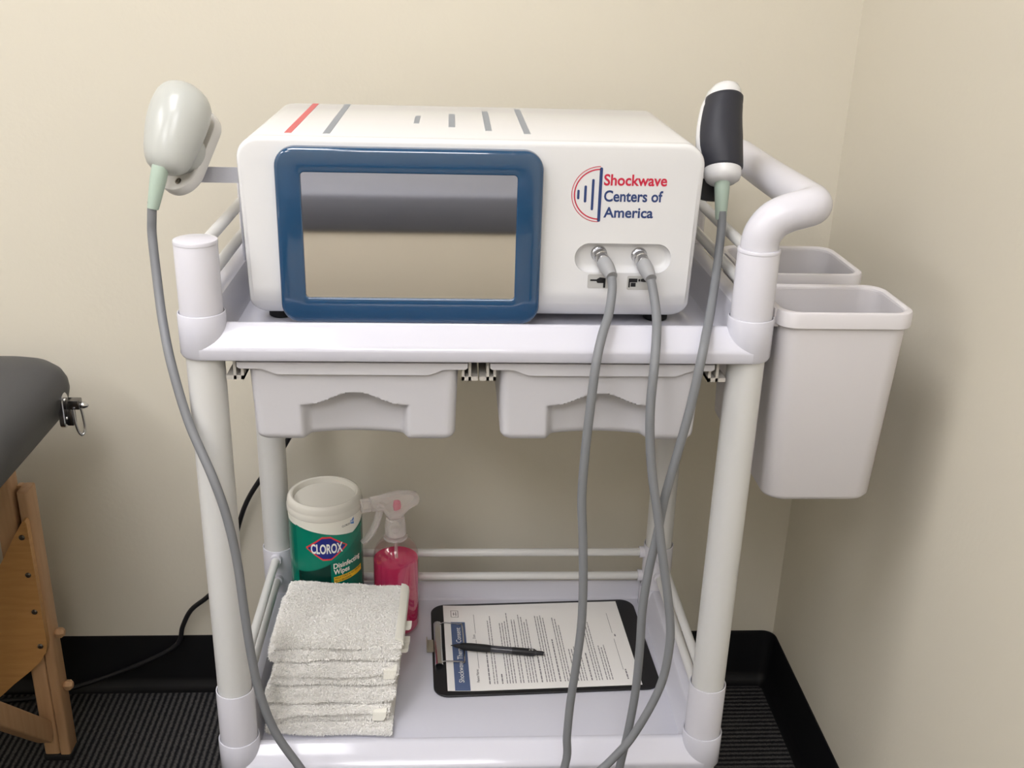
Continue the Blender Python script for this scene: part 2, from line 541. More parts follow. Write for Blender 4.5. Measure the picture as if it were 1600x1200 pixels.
# drawers hung under the upper tray
def drawer(xa, xb):
    """front is a height field: flat face, rounded edges, scooped finger pull"""
    zt, zb, yf = 0.8300, 0.7355, -0.013
    nx, nz = 110, 60
    xm = (xa + xb) / 2
    taper = 0.003
    hw_pull = 0.0605
    def arch(x):
        u = abs(x - xm) / 0.0505
        if u > 1.28: return None
        if u > 1.0: return 0.7802
        return 0.7802 + 0.0150 * (0.5 + 0.5 * cos(pi * u))
    def sm(a, b, t):
        t = max(0, min(1, (t - a) / (b - a)))
        return t * t * (3 - 2 * t)
    grid = []
    for k in range(nz + 1):
        z = zb + (zt - 0.004 - zb) * k / nz
        row = []
        for i in range(nx + 1):
            t = i / nx
            z_ = (z - zb) / (zt - zb)
            l, r = xa + 0.010 + taper * (1 - z_), xb - 0.010 - taper * (1 - z_)
            RB_ = 0.010
            cb_ = RB_ - sqrt(max(RB_ * RB_ - max(0.0, RB_ - (z - zb)) ** 2, 0))
            l += cb_; r -= cb_
            x = l + (r - l) * t
            y = yf + 0.004 * (1 - z_)
            # rounded vertical edges and bottom edge
            R = 0.011
            e = min(x - l, r - x)
            if e < R: y += R - sqrt(max(R * R - (R - e) ** 2, 0))
            eb = z - zb
            R2 = 0.010
            if eb < R2: y += R2 - sqrt(max(R2 * R2 - (R2 - eb) ** 2, 0))
            # finger pull
            u = abs(x - xm)
            a = arch(x)
            if a is not None:
                side = 1 - sm(hw_pull - 0.010, hw_pull, u)
                top = 1 - sm(a - 0.0016, a + 0.0008, z)
                depth = 0.013 + 0.009 * (1 - (u / hw_pull) ** 2)
                low = sm(zb + 0.016, zb + 0.002, z) * 0.0
                y = max(y * 1.0, y + (depth - low) * side * top) if True else y
            row.append((x, y, z))
        grid.append(row)
    mb = MB()
    n = nx + 1
    vs = [p for r in grid for p in r]
    fs = [(k * n + i, k * n + i + 1, (k + 1) * n + i + 1, (k + 1) * n + i) for k in range(nz) for i in range(nx)]
    mb.add(vs, fs)
    # tub behind: sides, bottom, back follow the front's outline
    yb = D + 0.004
    o = len(mb.v)
    border = [k * n for k in range(nz, -1, -1)] + list(range(1, n)) + [k * n + nx for k in range(1, nz + 1)]
    bv = [(mb.v[i][0], yb, mb.v[i][2]) for i in border]
    mb.v += bv
    for q in range(len(border) - 1):
        mb.f.append((border[q], border[q + 1], o + q + 1, o + q))
    mb.f.append(tuple(o + q for q in range(len(border))))
    d = obj('drawer', mb, DRAWERM, cart, 45)
    # flange along the top with its dropped middle
    fl = MB()
    prof = rrect(xa, xb, 0, 1, 0.01)
    pts = [(xa - 0.0005, 0.8330), (xb + 0.0005, 0.8330), (xb + 0.0005, 0.8276), (xb - 0.002, 0.8256), (xb - 0.026, 0.8254), (xb - 0.034, 0.8222), (xb - 0.042, 0.8190),
           (xa + 0.042, 0.8190), (xa + 0.034, 0.8222), (xa + 0.026, 0.8254), (xa + 0.002, 0.8256), (xa - 0.0005, 0.8276)]
    fl.loft([[(x, y, z) for x, z in pts] for y in (-0.0175, -0.0170, 0.0)])
    pts2 = [(xa, 0.8330), (xb, 0.8330), (xb, 0.8256), (xa, 0.8256)]
    fl.loft([[(x, y, z) for x, z in pts2] for y in (0.0, D)])
    fl2 = obj('drawer_flange', fl, DRAWERM, d)
    return d
drawer(0.037, 0.285)
drawer(0.3105, 0.558)
# grey runners the drawer flanges slide in
def runner(x0, x1, lip):
    mb = MB()
    z0 = 0.8165 if lip != 'o' else 0.8195
    z0 = 0.8110
    y0, y1 = -0.0125, D
    mb.box(x0, x1, y0, y1, z0, z0 + 0.0045)
    xs = x0 if lip == 'l' else x1
    mb.box(xs - (0 if lip == 'l' else 0.003), xs + (0.003 if lip == 'l' else 0), y0, y1, z0, z0 + 0.0140)
    xm = (x0 + x1) / 2
    mb.box(xm - 0.0015, xm + 0.0015, y0, y1, z0, 0.8365)
    return obj('drawer_runner', mb, RUNNER, cart)
runner(0.0235, 0.0425, 'r')
runner(0.279, 0.2968, 'l')
runner(0.2985, 0.3168, 'r')
runner(0.5535, 0.5735, 'l')

# ------------------------------------------------------------------ bins on the cart's right side
def waste_bin(y0, y1, label):
    x0, x1 = 0.6265, 0.7805
    zt, zb = 0.894, 0.655
    t = thing('waste_bin', label, 'bin', ((x0 + x1) / 2, (y0 + y1) / 2, zb), 'white bins hung on the side of the cart')
    R = 0.022
    def ring(ins, z, r=R):
        return [(x, y, z) for x, y in rrect(x0 + ins, x1 - ins, y0 + ins, y1 - ins, max(r, 0.002), 10)]
    body = MB()
    T = 0.0035
    body.loft([ring(0.032, zb), ring(0.018, zb + 0.0008), ring(0.0145, zb + 0.003), ring(0.0118, zb + 0.008), ring(0.004, zt - 0.012), ring(0.004, zt - 0.004),
               ring(0.004 + T, zt - 0.004), ring(0.004 + T, zt - 0.012), ring(0.0118 + T, zb + 0.009), ring(0.018, zb + 0.004), ring(0.032, zb + 0.0035)])
    obj('body', body, BINM, t)
    rim = MB()
    rim.loft([ring(0.0042, zt - 0.0185), ring(0.0006, zt - 0.0185), ring(0.0, zt - 0.0178), ring(0.0, zt - 0.003), ring(0.0008, zt - 0.0009), ring(0.0026, zt), ring(0.0048, zt - 0.0003), ring(0.0068, zt - 0.002), ring(0.0076, zt - 0.006)], False, False)
    obj('rim', rim, BINM, t)
    for yy in (y0 + 0.03, y1 - 0.03):
        obj('hook', MB().rbox(0.6245, x0 + 0.004, yy - 0.011, yy + 0.011, 0.872, 0.893, 0.0005, 0.0003), BINM, t)
    return t
waste_bin(-0.017, 0.098, 'white plastic open-topped bin nearest the viewer on the cart side, seen whole')
waste_bin(0.139, 0.281, 'white plastic bin behind the other one, only its rim showing beyond the cart post')

# ------------------------------------------------------------------ therapy machine
MX0, MX1, MZ0, MZ1 = 0.0365, 0.5445, 0.8595, 1.0615
MF, MBK = 0.055, 0.345
mach = thing('therapy_machine', 'white tabletop shockwave therapy machine with blue framed touchscreen on top of the cart', 'medical device', ((MX0 + MX1) / 2, 0.2, 0.847))

def outline(ins=0.0, n=8):
    return rrect(MX0 + ins, MX1 - ins, MZ0 + ins, MZ1 - ins, (0.020 - ins, 0.024 - ins, 0.024 - ins, 0.020 - ins), n)
def taper(x, z):
    xm = (MX0 + MX1) / 2
    k = 1 - 0.016 * max(0, (MZ1 - 0.03 - z)) / 0.17
    return xm + (x - xm) * k
def bow(z):
    """the front face tucks under towards its bottom edge"""
    d = max(0.0, 0.897 - z)
    return 0.020 * (d / 0.0375) ** 2.2 if d > 0 else 0.0

def housing():
    mb = MB()
    rings = []
    for ins, y in ((0.006, 0.066), (0.0012, 0.066), (0.0008, 0.0685), (0.0, 0.0705), (0.0, MBK - 0.008), (0.0008, MBK - 0.004), (0.003, MBK - 0.001), (0.008, MBK)):
        rings.append([(taper(x, z), y + (bow(z) if y < 0.1 else 0), z) for x, z in outline(ins)])
    return mb.loft(rings)
obj('housing', housing(), SHELL, mach)

def front_panel():
    mb = MB()
    rings = []
    for ins, y in ((0.0035, 0.0675), (0.0, 0.0675), (0.0, MF + 0.005), (0.0006, MF + 0.0028), (0.0018, MF + 0.0010), (0.0038, MF + 0.0002), (0.006, MF)):
        rings.append([(taper(x, z), y + bow(z), z) for x, z in outline(ins, 10)])
    mb.loft(rings, False, False)
    base = len(mb.v) - len(rings[-1])
    # fill the face with horizontal strips so that it can bow
    n = 10
    N = 4 * (n + 1)
    idx = list(range(N))
    right = idx[0:2 * (n + 1)]
    left = idx[2 * (n + 1):][::-1]
    zs_extra = []
    L = [base + i for i in left]; Rr = [base + i for i in right]
    # insert extra levels between bottom and top corner groups for the bow
    half = n + 1
    lvl = []
    for a, b in zip(L[:half], Rr[:half]): lvl.append((a, b))
    za, zb = mb.v[L[half - 1]][2], mb.v[L[half]][2]
    f_side = []
    prev = lvl[-1]
    for k in range(1, 9):
        z = za + (0.900 - za) * k / 8
        xl = taper(MX0 + 0.006, z); xr = taper(MX1 - 0.006, z)
        i0 = len(mb.v)
        mb.v += [(xl, MF + bow(z), z), (xr, MF + bow(z), z)]
        lvl.append((i0, i0 + 1))
    for a, b in zip(L[half:], Rr[half:]): lvl.append((a, b))
    for (a, b), (c, d) in zip(lvl, lvl[1:]):
        mb.f.append((a, b, d, c))
    # back cap
    mb.f.append(tuple(range(N - 1, -1, -1)))
    return mb
fp = obj('front_panel', front_panel(), SHELL, mach)
# close the seam left by the long side edges, then sink the socket recess
bm = bmesh.new(); bm.from_mesh(fp.data)
bmesh.ops.remove_doubles(bm, verts=bm.verts, dist=1e-6)
bmesh.ops.holes_fill(bm, edges=[e for e in bm.edges if e.is_boundary], sides=0)
bmesh.ops.recalc_face_normals(bm, faces=bm.faces)
bm.to_mesh(fp.data); bm.free()

def recess(z0, z1, x0, x1, depth):
    # solid dish filling the pocket: sits in front face as a bowl
    rings = []
    for k in range(0, 9):
        a = (pi / 2) * k / 8
        ins = 0.0 if k == 0 else 0.0075 * (1 - cos(a))
        y = MF - 0.00015 + depth * sin(a)
        rings.append([(x, y, z) for x, z in rrect(x0 + ins, x1 - ins, z0 + ins, z1 - ins, (z1 - z0) / 2 - ins - 0.0003, 12)])
    return rings
cutter = MB()
rr = recess(0.9165, 0.9505, 0.4055, 0.5150, 0.0105)
cutter.loft([[(x, MF - 0.01, z) for x, y, z in rr[0]]] + rr)
cutter.v = [tuple(Vector(p) - origin(mach)) for p in cutter.v]
fp_loc = fp.matrix_world
c_fix = Matrix.Translation(origin(mach))
cutter.v = [tuple(c_fix @ Vector(p)) for p in cutter.v]
bpy.context.view_layer.update()
cut(fp, cutter)

# blue bezel
def bezel():
    mb = MB()
    ox0, ox1, oz0, oz1 = 0.0775, 0.3665, 0.8570, 1.0530
    ix0, ix1, iz0, iz1 = 0.1055, 0.3380, 0.8868, 1.0266
    yb, yf = MF + 0.002, 0.043
    def O(i, y): return [(x, y, z) for x, z in rrect(ox0 + i, ox1 - i, oz0 + i, oz1 - i, 0.0215 - i, 10)]
    def I(i, y): return [(x, y, z) for x, z in rrect(ix0 - i, ix1 + i, iz0 - i, iz1 + i, 0.004 + i, 10)]
    rings = [O(0, yb + 0.006), O(0, yf + 0.005), O(0.0006, yf + 0.0025), O(0.0022, yf + 0.0007), O(0.005, yf), I(0.0016, yf), I(0.0006, yf + 0.0002), I(0.0001, yf + 0.0008), I(0, yf + 0.0014), I(0, 0.0535)]
    # back ring closes behind
    mb.loft(rings, False, False)
    return mb
bz = obj('bezel', bezel(), BLUE, mach, 60)
obj('screen', MB().box(0.1045, 0.3390, 0.0460, 0.0540, 0.8855, 1.0280), SCREEN, mach)

for (x, y) in ((0.068, 0.103), (0.512, 0.103), (0.068, 0.31), (0.512, 0.31)):
    obj('rubber_foot', MB().lathe([(0.0125, 0.8472), (0.0145, 0.8485), (0.0150, 0.862)], 28, (x, y, 0)), RUBBER, mach)

# stripes printed on the lid
def lid_stripe(x, y0, y1, m, wd=0.0048):
    obj('lid_stripe', MB().box(x - wd / 2 - wd * .3, x + wd / 2 + wd * .3, y0, y1, MZ1 - 0.0004, MZ1 + 0.0003), m, mach)
lid_stripe(0.0885, 0.084, 0.337, STRIPE_RED)
lid_stripe(0.1300, 0.084, 0.337, STRIPE_GREY)
lid_stripe(0.2250, 0.174, 0.238, STRIPE_GREY, 0.004)
lid_stripe(0.2665, 0.150, 0.262, STRIPE_GREY)
lid_stripe(0.3085, 0.126, 0.292, STRIPE_GREY)
lid_stripe(0.3515, 0.108, 0.318, STRIPE_GREY)

# logo
YP = MF - 0.00025
def pill(mb, x, z0, z1, hw, y=YP):
    pts = rrect(x - hw, x + hw, z0, z1, hw * 0.98, 6)
    mb.loft([[(a, y + 0.0006, b) for a, b in pts], [(a, y, b) for a, b in pts]])
lg = MB()
pill(lg, 0.4300, 0.9750, 1.0352, 0.0017)
pill(lg, 0.4218, 0.9878, 1.0224, 0.0014)
pill(lg, 0.4137, 0.9964, 1.0152, 0.0014)
pill(lg, 0.4060, 0.9998, 1.0104, 0.0013)
mk = obj('logo_bars', lg, NAVY, mach)
arc = MB()
for R, hw in ((0.0305, 0.0004), (0.0275, 0.0007)):
    cx, cz = 0.4292, 1.0056
    N = 48
    ring_o, ring_i = [], []
    for i in range(N + 1):
        a = pi / 2 + pi * i / N
        ring_o.append((cx + (R + hw) * cos(a), YP, cz + (R + hw) * sin(a)))
        ring_i.append((cx + (R - hw) * cos(a), YP, cz + (R - hw) * sin(a)))
    arc.loft([ring_o, ring_i], False, False, closed=False)
flat('logo_arcs', arc, REDM, mach)
def panel_text(name, s, x, z, width, height, m, bold=0.024):
    v, f = text2d(s, width, height, bold)
    return flat(name, MB().add([(x + a, YP, z + b) for a, b in v], f), m, mach)
panel_text('logo_lettering', 'Shockwave', 0.4335, 1.0160, 0.0700, 0.0122, REDM)
panel_text('logo_lettering', 'Centers of', 0.4345, 0.9982, 0.0655, 0.0122, NAVY)
panel_text('logo_lettering', 'America', 0.4350, 0.9803, 0.0555, 0.0115, NAVY)

# sockets and connector labels
SOCK = [(0.4340, 0.9365), (0.4800, 0.9350)]
for x, z in SOCK:
    obj('socket', MB().lathe([(0.0085, -0.004), (0.0092, 0.0), (0.0092, 0.003), (0.0080, 0.0045), (0.0065, 0.0045)], 28, (x, MF + 0.0115, z), (0, -1, 0)), CHROME, mach)
def conn_label(x0, x1, z0, z1):
    pts = rrect(x0, x1, z0, z1, 0.0018, 5)
    return obj('connector_label', MB().loft([[(a, MF + 0.0003, b) for a, b in pts], [(a, YP, b) for a, b in pts]]), LABELGREY, mach)
l1 = conn_label(0.4215, 0.4522, 0.8982, 0.9147)
l2 = conn_label(0.4668, 0.4972, 0.8968, 0.9133)
YI = YP - 0.0002
def icon(parent, polys):
    mb = MB()
    for p in polys:
        mb.add([(x, YI, z) for x, z in p], [tuple(range(len(p)))])
    flat('icon', mb, INKD if False else BLACK, parent)
icon(l1, [[(0.4245, 0.9068), (0.4318, 0.9068), (0.4318, 0.9088), (0.4245, 0.9088)],
          [(0.4318, 0.9060), (0.4330, 0.9045), (0.4400, 0.9045), (0.4400, 0.9108), (0.4355, 0.9112), (0.4330, 0.9098), (0.4318, 0.9090)],
          [(0.4396, 0.8990), (0.4420, 0.8990), (0.4420, 0.9105), (0.4396, 0.9105)]])
icon(l2, [[(0.4685, 0.9058), (0.4785, 0.9058), (0.4785, 0.9102), (0.4685, 0.9102)],
          [(0.4685, 0.8998), (0.4702, 0.8998), (0.4702, 0.9060), (0.4685, 0.9060)],
          [(0.4712, 0.9006), (0.4768, 0.9006), (0.4768, 0.9052), (0.4712, 0.9052)],
          [(0.4796, 0.9068), (0.4818, 0.9068), (0.4818, 0.9096), (0.4796, 0.9096)],
          [(0.4824, 0.9068), (0.4860, 0.9062), (0.4890, 0.9064), (0.4890, 0.9104), (0.4850, 0.9104), (0.4824, 0.9096)]])

# holders for the two handpieces
def plate_mb():
    c = Vector((-0.0325, 0.1455, 1.0275))
    ax = Vector((0.27, 0.57, 0.74)).normalized()
    nr = Vector((-0.42, -0.72, 0.60)); nr = (nr - ax * nr.dot(ax)).normalized()
    sd = ax.cross(nr)
    rings = []
    for ins, h in ((0.003, -0.007), (0.0006, -0.006), (0.0, -0.003), (0.0, 0.004), (0.0012, 0.0065), (0.004, 0.0075), (0.007, 0.0068)):
        rings.append([c + sd * a + ax * b + nr * h for a, b in rrect(-0.0275 + ins, 0.0275 - ins, -0.0535 + ins, 0.0535 - ins, 0.0272 - ins, 12)])
    return MB().loft(rings), c, ax, nr, sd
pm, pc, pax, pnr, psd = plate_mb()
pl = obj('handpiece_holder', pm, PLATE, mach)
sc_ = pc - pax * 0.041 + pnr * 0.0064 + psd * 0.006
obj('screw', MB().lathe([(0.0038, 0.0), (0.0038, 0.0012), (0.0030, 0.0018), (0.0018, 0.0018), (0.0012, 0.0004)], 20, sc_, pnr), SCREWM, pl)
br = MB()
br.box(-0.0300, 0.0205, 0.1480, 0.1505, 0.9930, 1.0110)
br.rbox(0.0180, 0.0205, 0.1480, 0.1680, 0.9000, 1.0110, 0.001, 0.0005)
br.box(0.0190, 0.0420, 0.1500, 0.1660, 0.9000, 0.9120)
obj('bracket_arm', br, ALU, pl)
h2 = MB()
h2.tube([(0.540, 0.185, 0.978), (0.556, 0.180, 0.982), (0.570, 0.166, 0.992)], 0.008, 12)
_a, _e = Vector((0, 0.5145, 0.8575)), Vector((0, 0.8575, -0.5145))
_c = Vector((0.5785, 0.124, 1.031))
_arc = []
for t_ in (-0.036, -0.034, -0.012, -0.010):
    ro = []
    for k in range(19):
        a_ = radians(70 + 100 * k / 18); ro.append(_c + _a * t_ + Vector((cos(a_), 0, 0)) * 0.0315 + _e * sin(a_) * 0.0335)
    for k in range(18, -1, -1):
        a_ = radians(70 + 100 * k / 18); ro.append(_c + _a * t_ + Vector((cos(a_), 0, 0)) * 0.0285 + _e * sin(a_) * 0.0305)
    _arc.append(ro)
h2.loft(_arc)
obj('handpiece_holder', h2, BLACK, mach)

# ------------------------------------------------------------------ handpieces with their cables
def cable_obj(pts, parent, r=0.0051):
    obj('cable', MB().tube(pts, r, 14, 6), CABLE, parent)
def plug(parent, sock, end):
    s = Vector((sock[0], MF + 0.0075, sock[1])); e = Vector(end)
    a = (e - s).normalized()
    L = (e - s).length
    p = obj('plug', MB().lathe([(0.0074, 0.014), (0.0084, 0.0165), (0.0086, L * 0.62), (0.0076, L * 0.82), (0.0063, L * 1.0), (0.0064, L * 1.02), (0.0052, L * 1.02)], 28, s, a), BOOT, parent)
    obj('plug_ring', MB().lathe([(0.0070, 0.0), (0.0082, 0.001), (0.0082, 0.006), (0.0076, 0.0066), (0.0080, 0.0072), (0.0080, 0.0148), (0.0070, 0.0155)], 28, s, a), CHROME, p)

probe = thing('handpiece', 'rounded pale grey treatment head on the left-hand holder with its grey cable', 'handpiece', (-0.03, 0.105, 1.06))
PR = [(-0.0411, 0.1422, 1.1058, 0.0033), (-0.0394, 0.1413, 1.1042, 0.0122), (-0.0377, 0.1398, 1.1015, 0.0180), (-0.0367, 0.1370, 1.0963, 0.0244), (-0.0352, 0.1336, 1.0902, 0.0290), (-0.0349, 0.1303, 1.0841, 0.0320), (-0.0350, 0.1270, 1.0781, 0.0339),
      (-0.0371, 0.1202, 1.0659, 0.0345), (-0.0397, 0.1136, 1.0537, 0.0329), (-0.0424, 0.1069, 1.0416, 0.0305), (-0.0435, 0.1036, 1.0355, 0.0289), (-0.0443, 0.1003, 1.0295, 0.0269), (-0.0445, 0.0970, 1.0235, 0.0240), (-0.0440, 0.0940, 1.0178, 0.0194), (-0.0436, 0.0922, 1.0145, 0.0140), (-0.0434, 0.0914, 1.0130, 0.0070)]
rings = []
n = 40
for cx, cy, cz, hw in PR:
    rings.append([(cx + hw * cos(a), cy + 0.876 * 0.86 * hw * sin(a), cz - 0.482 * 0.86 * hw * sin(a)) for a in [2 * pi * k / n for k in range(n)]])
obj('body', MB().loft(rings), PROBE, probe, 60)
# round transducer head turned into the holder
hc = Vector((-0.0365, 0.124, 1.033)); hn = Vector((0.42, 0.72, -0.60)).normalized()
obj('transducer_head', MB().lathe([(0.0, -0.022), (0.015, -0.021), (0.0215, -0.014), (0.0235, -0.002), (0.0235, 0.010), (0.0222, 0.013), (0.0, 0.013)], 44, hc, hn, False, False), PROBE, probe, 50)
obj('strain_relief', MB().lathe([(0.0090, 0.0), (0.0093, 0.004), (0.0090, 0.016), (0.0064, 0.047), (0.0062, 0.048), (0.0050, 0.048)], 24, (-0.0520, 0.088, 1.0225), (-0.0100, -0.0075, -0.0425)), GREEN, probe)
C1 = [(-0.0630, 0.0805, 0.9840), (-0.0648, 0.0795, 0.9666), (-0.0661, 0.078, 0.9454), (-0.0604, 0.06, 0.8989), (-0.052, 0.035, 0.8622), (-0.0373, 0.0, 0.8226), (-0.018, -0.025, 0.765), (0.0085, -0.05, 0.7114), (0.0224, -0.058, 0.6643),
      (0.0304, -0.062, 0.6097), (0.0343, -0.066, 0.5533), (0.039, -0.07, 0.495), (0.0455, -0.072, 0.4424), (0.0597, -0.074, 0.388), (0.0831, -0.076, 0.3413), (0.125, -0.08, 0.275), (0.21, -0.085, 0.205), (0.31, -0.085, 0.195), (0.385, -0.08, 0.245),
      (0.4098, -0.074, 0.328), (0.4103, -0.072, 0.3705), (0.4122, -0.07, 0.4167), (0.4167, -0.068, 0.4709), (0.4203, -0.066, 0.5235), (0.4201, -0.064, 0.5747), (0.4172, -0.062, 0.6327), (0.4131, -0.06, 0.6888), (0.414, -0.058, 0.743),
      (0.4171, -0.055, 0.7951), (0.4215, -0.048, 0.8441), (0.4288, -0.030, 0.8697), (0.4386, -0.004, 0.8859), (0.4441, 0.016, 0.9061), (0.4442, 0.025, 0.9200)]
cable_obj(C1, probe)
plug(probe, SOCK[0], (0.4440, 0.0255, 0.9212))

gun = thing('handpiece', 'upright black gripped pistol handpiece with white ends at the right side of the machine', 'handpiece', (0.579, 0.13, 1.06))
GR = [(0.5887, 0.1724, 1.1157, 0.0024), (0.5874, 0.1717, 1.1145, 0.0084), (0.5873, 0.1697, 1.1112, 0.0150), (0.5860, 0.1665, 1.1058, 0.0188), (0.5840, 0.1619, 1.0982, 0.0211), (0.5815, 0.1567, 1.0896, 0.0225), (0.5793, 0.1502, 1.0787, 0.0235), (0.5779, 0.1439, 1.0681, 0.0245),
      (0.5772, 0.1374, 1.0574, 0.0252), (0.5770, 0.1311, 1.0468, 0.0250), (0.5780, 0.1247, 1.0362, 0.0238), (0.5793, 0.1197, 1.0278, 0.0223), (0.5798, 0.1165, 1.0225, 0.0214), (0.5796, 0.1134, 1.0173, 0.0212), (0.5798, 0.1109, 1.0131, 0.0192), (0.5794, 0.1093, 1.0105, 0.0154), (0.5794, 0.1087, 1.0095, 0.0095)]
ge = Vector((0, 0.8575, -0.5145))
def gring(cx, cy, cz, hw, grow=0.0, dk=1.05):
    return [(cx + (hw + grow) * cos(a), cy + ge.y * (hw + grow) * dk * sin(a), cz + ge.z * (hw + grow) * dk * sin(a)) for a in [2 * pi * k / 40 for k in range(40)]]
# shift so that the near silhouette, not the centre line, follows the measured outline
obj('body', MB().loft([[(x - (0.0019 if 4 < k < 10 and 19 <= i <= 21 else 0.0010 if k in (3, 4) and i == 20 else 0), y, z) for i, (x, y, z) in enumerate(gring(*q))] for k, q in enumerate(GR)]), SHELL, gun, 60)
gg = []
def lerp4(t):
    k = min(int(t), len(GR) - 2); u = t - k
    return [GR[k][i] * (1 - u) + GR[k + 1][i] * u for i in range(4)]
ts = [3.6 + (11.9 - 3.6) * i / 26 for i in range(27)]
for i, tt in enumerate(ts):
    q = lerp4(tt)
    q[0] += 0.0008
    g = 0.0012
    if i in (4,): g = 0.0009
    if i == 0 or i == len(ts) - 1: g = -0.0012
    gg.append(gring(*q, grow=g))
obj('grip', MB().loft(gg, False, False), GRIP, gun, 50)
obj('strain_relief', MB().lathe([(0.0088, -0.004), (0.0088, 0.010), (0.0064, 0.0455), (0.0060, 0.0465), (0.0050, 0.0465)], 24, (0.5785, 0.1085, 1.0150), (0.0008, -0.0062, -0.0375)), GREEN, gun)
C2 = [(0.5796, 0.100, 0.9790), (0.5798, 0.095, 0.960), (0.574, 0.075, 0.9172), (0.5574, 0.02, 0.8850), (0.5444, -0.02, 0.8690), (0.5355, -0.045, 0.8511), (0.5267, -0.052, 0.7943), (0.5169, -0.054, 0.7412), (0.507, -0.055, 0.686), (0.5026, -0.055, 0.6407),
      (0.4964, -0.056, 0.5949), (0.4926, -0.057, 0.5433), (0.4933, -0.058, 0.49), (0.4922, -0.06, 0.4264), (0.4872, -0.062, 0.3703), (0.4806, -0.064, 0.3226), (0.472, -0.068, 0.265), (0.448, -0.075, 0.222), (0.418, -0.082, 0.235), (0.425, -0.084, 0.29),
      (0.4644, -0.084, 0.3428), (0.4858, -0.084, 0.3746), (0.5063, -0.084, 0.4219), (0.5185, -0.083, 0.4627), (0.5226, -0.082, 0.5072), (0.5209, -0.08, 0.5412), (0.514, -0.078, 0.5831), (0.505, -0.074, 0.6312), (0.4969, -0.07, 0.678),
      (0.4896, -0.066, 0.7158), (0.4846, -0.062, 0.7528), (0.4819, -0.058, 0.7967), (0.484, -0.05, 0.8417), (0.4881, -0.030, 0.8666), (0.4919, -0.004, 0.8828), (0.4908, 0.016, 0.9029), (0.4879, 0.025, 0.9175)]
cable_obj(C2, gun)
plug(gun, SOCK[1], (0.4878, 0.0255, 0.9190))

# ------------------------------------------------------------------ power cord down the wall
pc_ = obj('power_cord', MB().tube([(0.06, 0.349, 0.905), (0.055, 0.385, 0.90), (0.05, 0.43, 0.84), (0.045, 0.455, 0.72), (0.03, 0.468, 0.58), (-0.0021, 0.475, 0.5024), (-0.0512, 0.48, 0.4300), (-0.0753, 0.482, 0.3871), (-0.0926, 0.483, 0.3379), (-0.1080, 0.484, 0.283),
     (-0.1238, 0.484, 0.2366), (-0.1538, 0.484, 0.2043), (-0.1835, 0.484, 0.1782), (-0.2008, 0.482, 0.145), (-0.2116, 0.480, 0.1114), (-0.2533, 0.476, 0.0845), (-0.3297, 0.473, 0.051), (-0.4176, 0.470, 0.0201), (-0.4699, 0.468, 0.0068), (-0.56, 0.46, 0.005), (-0.70, 0.45, 0.005), (-0.9, 0.46, 0.005)], 0.0042, 12, 6), BLACK)
tag(pc_, 'black power cord hanging from the machine down the wall to the floor', 'cord')

# ------------------------------------------------------------------ wipes canister
TF = 0.280
cc = Vector((0.0825, 0.290, TF + 0.0005))
can = thing('wipes_canister', 'white and green canister of disinfecting wipes behind the towels', 'canister', cc)
RB = 0.0535
obj('body', MB().lathe([(0.046, 0.0), (0.051, 0.002), (0.0530, 0.006), (RB, 0.012), (RB, 0.196), (0.0540, 0.202), (0.0540, 0.212), (0.0500, 0.216)], 72, cc), WIPEW, can)
lid = obj('lid', MB().lathe([(0.0542, 0.2105), (0.0552, 0.2115), (0.0554, 0.2190), (0.0546, 0.2202), (0.0546, 0.2225), (0.0536, 0.2290), (0.0512, 0.2325), (0.0485, 0.2335), (0.0462, 0.2325), (0.0445, 0.2275), (0.0440, 0.2250), (0.0380, 0.2245), (0.0, 0.2245)], 72, cc, cap1=False), LIDM, can)
FA = -pi / 2 + 0.13          # the direction the label faces
def onto(s, z, lift):
    a = FA + s / RB
    return (cc.x + (RB + lift) * cos(a), cc.y + (RB + lift) * sin(a), z)
def wrap_patch(name, s0, s1, ztop, zbot, m, lift, n=60):
    mb = MB()
    up = [onto(s0 + (s1 - s0) * i / n, ztop(s0 + (s1 - s0) * i / n), lift) for i in range(n + 1)]
    dn = [onto(s0 + (s1 - s0) * i / n, zbot(s0 + (s1 - s0) * i / n), lift) for i in range(n + 1)]
    mb.loft([dn, up], False, False, closed=False)
    return flat(name, mb, m, can)
def wrap_poly(name, pts, m, lift):
    """polygon in (s, z), fanned from its centre with subdivided edges"""
    mb = MB()
    cs = sum(p[0] for p in pts) / len(pts); cz = sum(p[1] for p in pts) / len(pts)
    ed = []
    for i, p in enumerate(pts):
        q = pts[(i + 1) % len(pts)]
        for k in range(8):
            ed.append((p[0] + (q[0] - p[0]) * k / 8, p[1] + (q[1] - p[1]) * k / 8))
    R_ = [[onto(cs + (s - cs) * f, cz + (z - cz) * f, lift) for s, z in ed] for f in (1, .66, .33, .02)]
    mb.loft(R_, False, True)
    return flat(name, mb, m, can)
def wrap_text(name, s, x, z, width, height, m, lift, bold=0.02, slope=0.0):
    v, f = text2d(s, width, height, bold)
    return flat(name, MB().add([onto(x + a, z + b + slope * a, lift) for a, b in v], f), m, can)
def piece(tbl):
    def fn(s):
        if s <= tbl[0][0]: return tbl[0][1]
        for (a, b), (c, d) in zip(tbl, tbl[1:]):
            if s <= c: return b + (d - b) * (s - a) / (c - a)
        return tbl[-1][1]
    return fn
HB = pi * RB
gtop = piece([(-HB, 0.470), (-0.095, 0.470), (-0.075, 0.486), (-0.060, 0.484), (-0.035, 0.4785), (-0.012, 0.4745), (0.015, 0.4690), (0.042, 0.4645), (0.062, 0.472), (0.085, 0.482), (HB, 0.470)])
wrap_patch('label', -HB, HB, gtop, lambda s: TF + 0.012, WIPEG, 0.0002, 160)
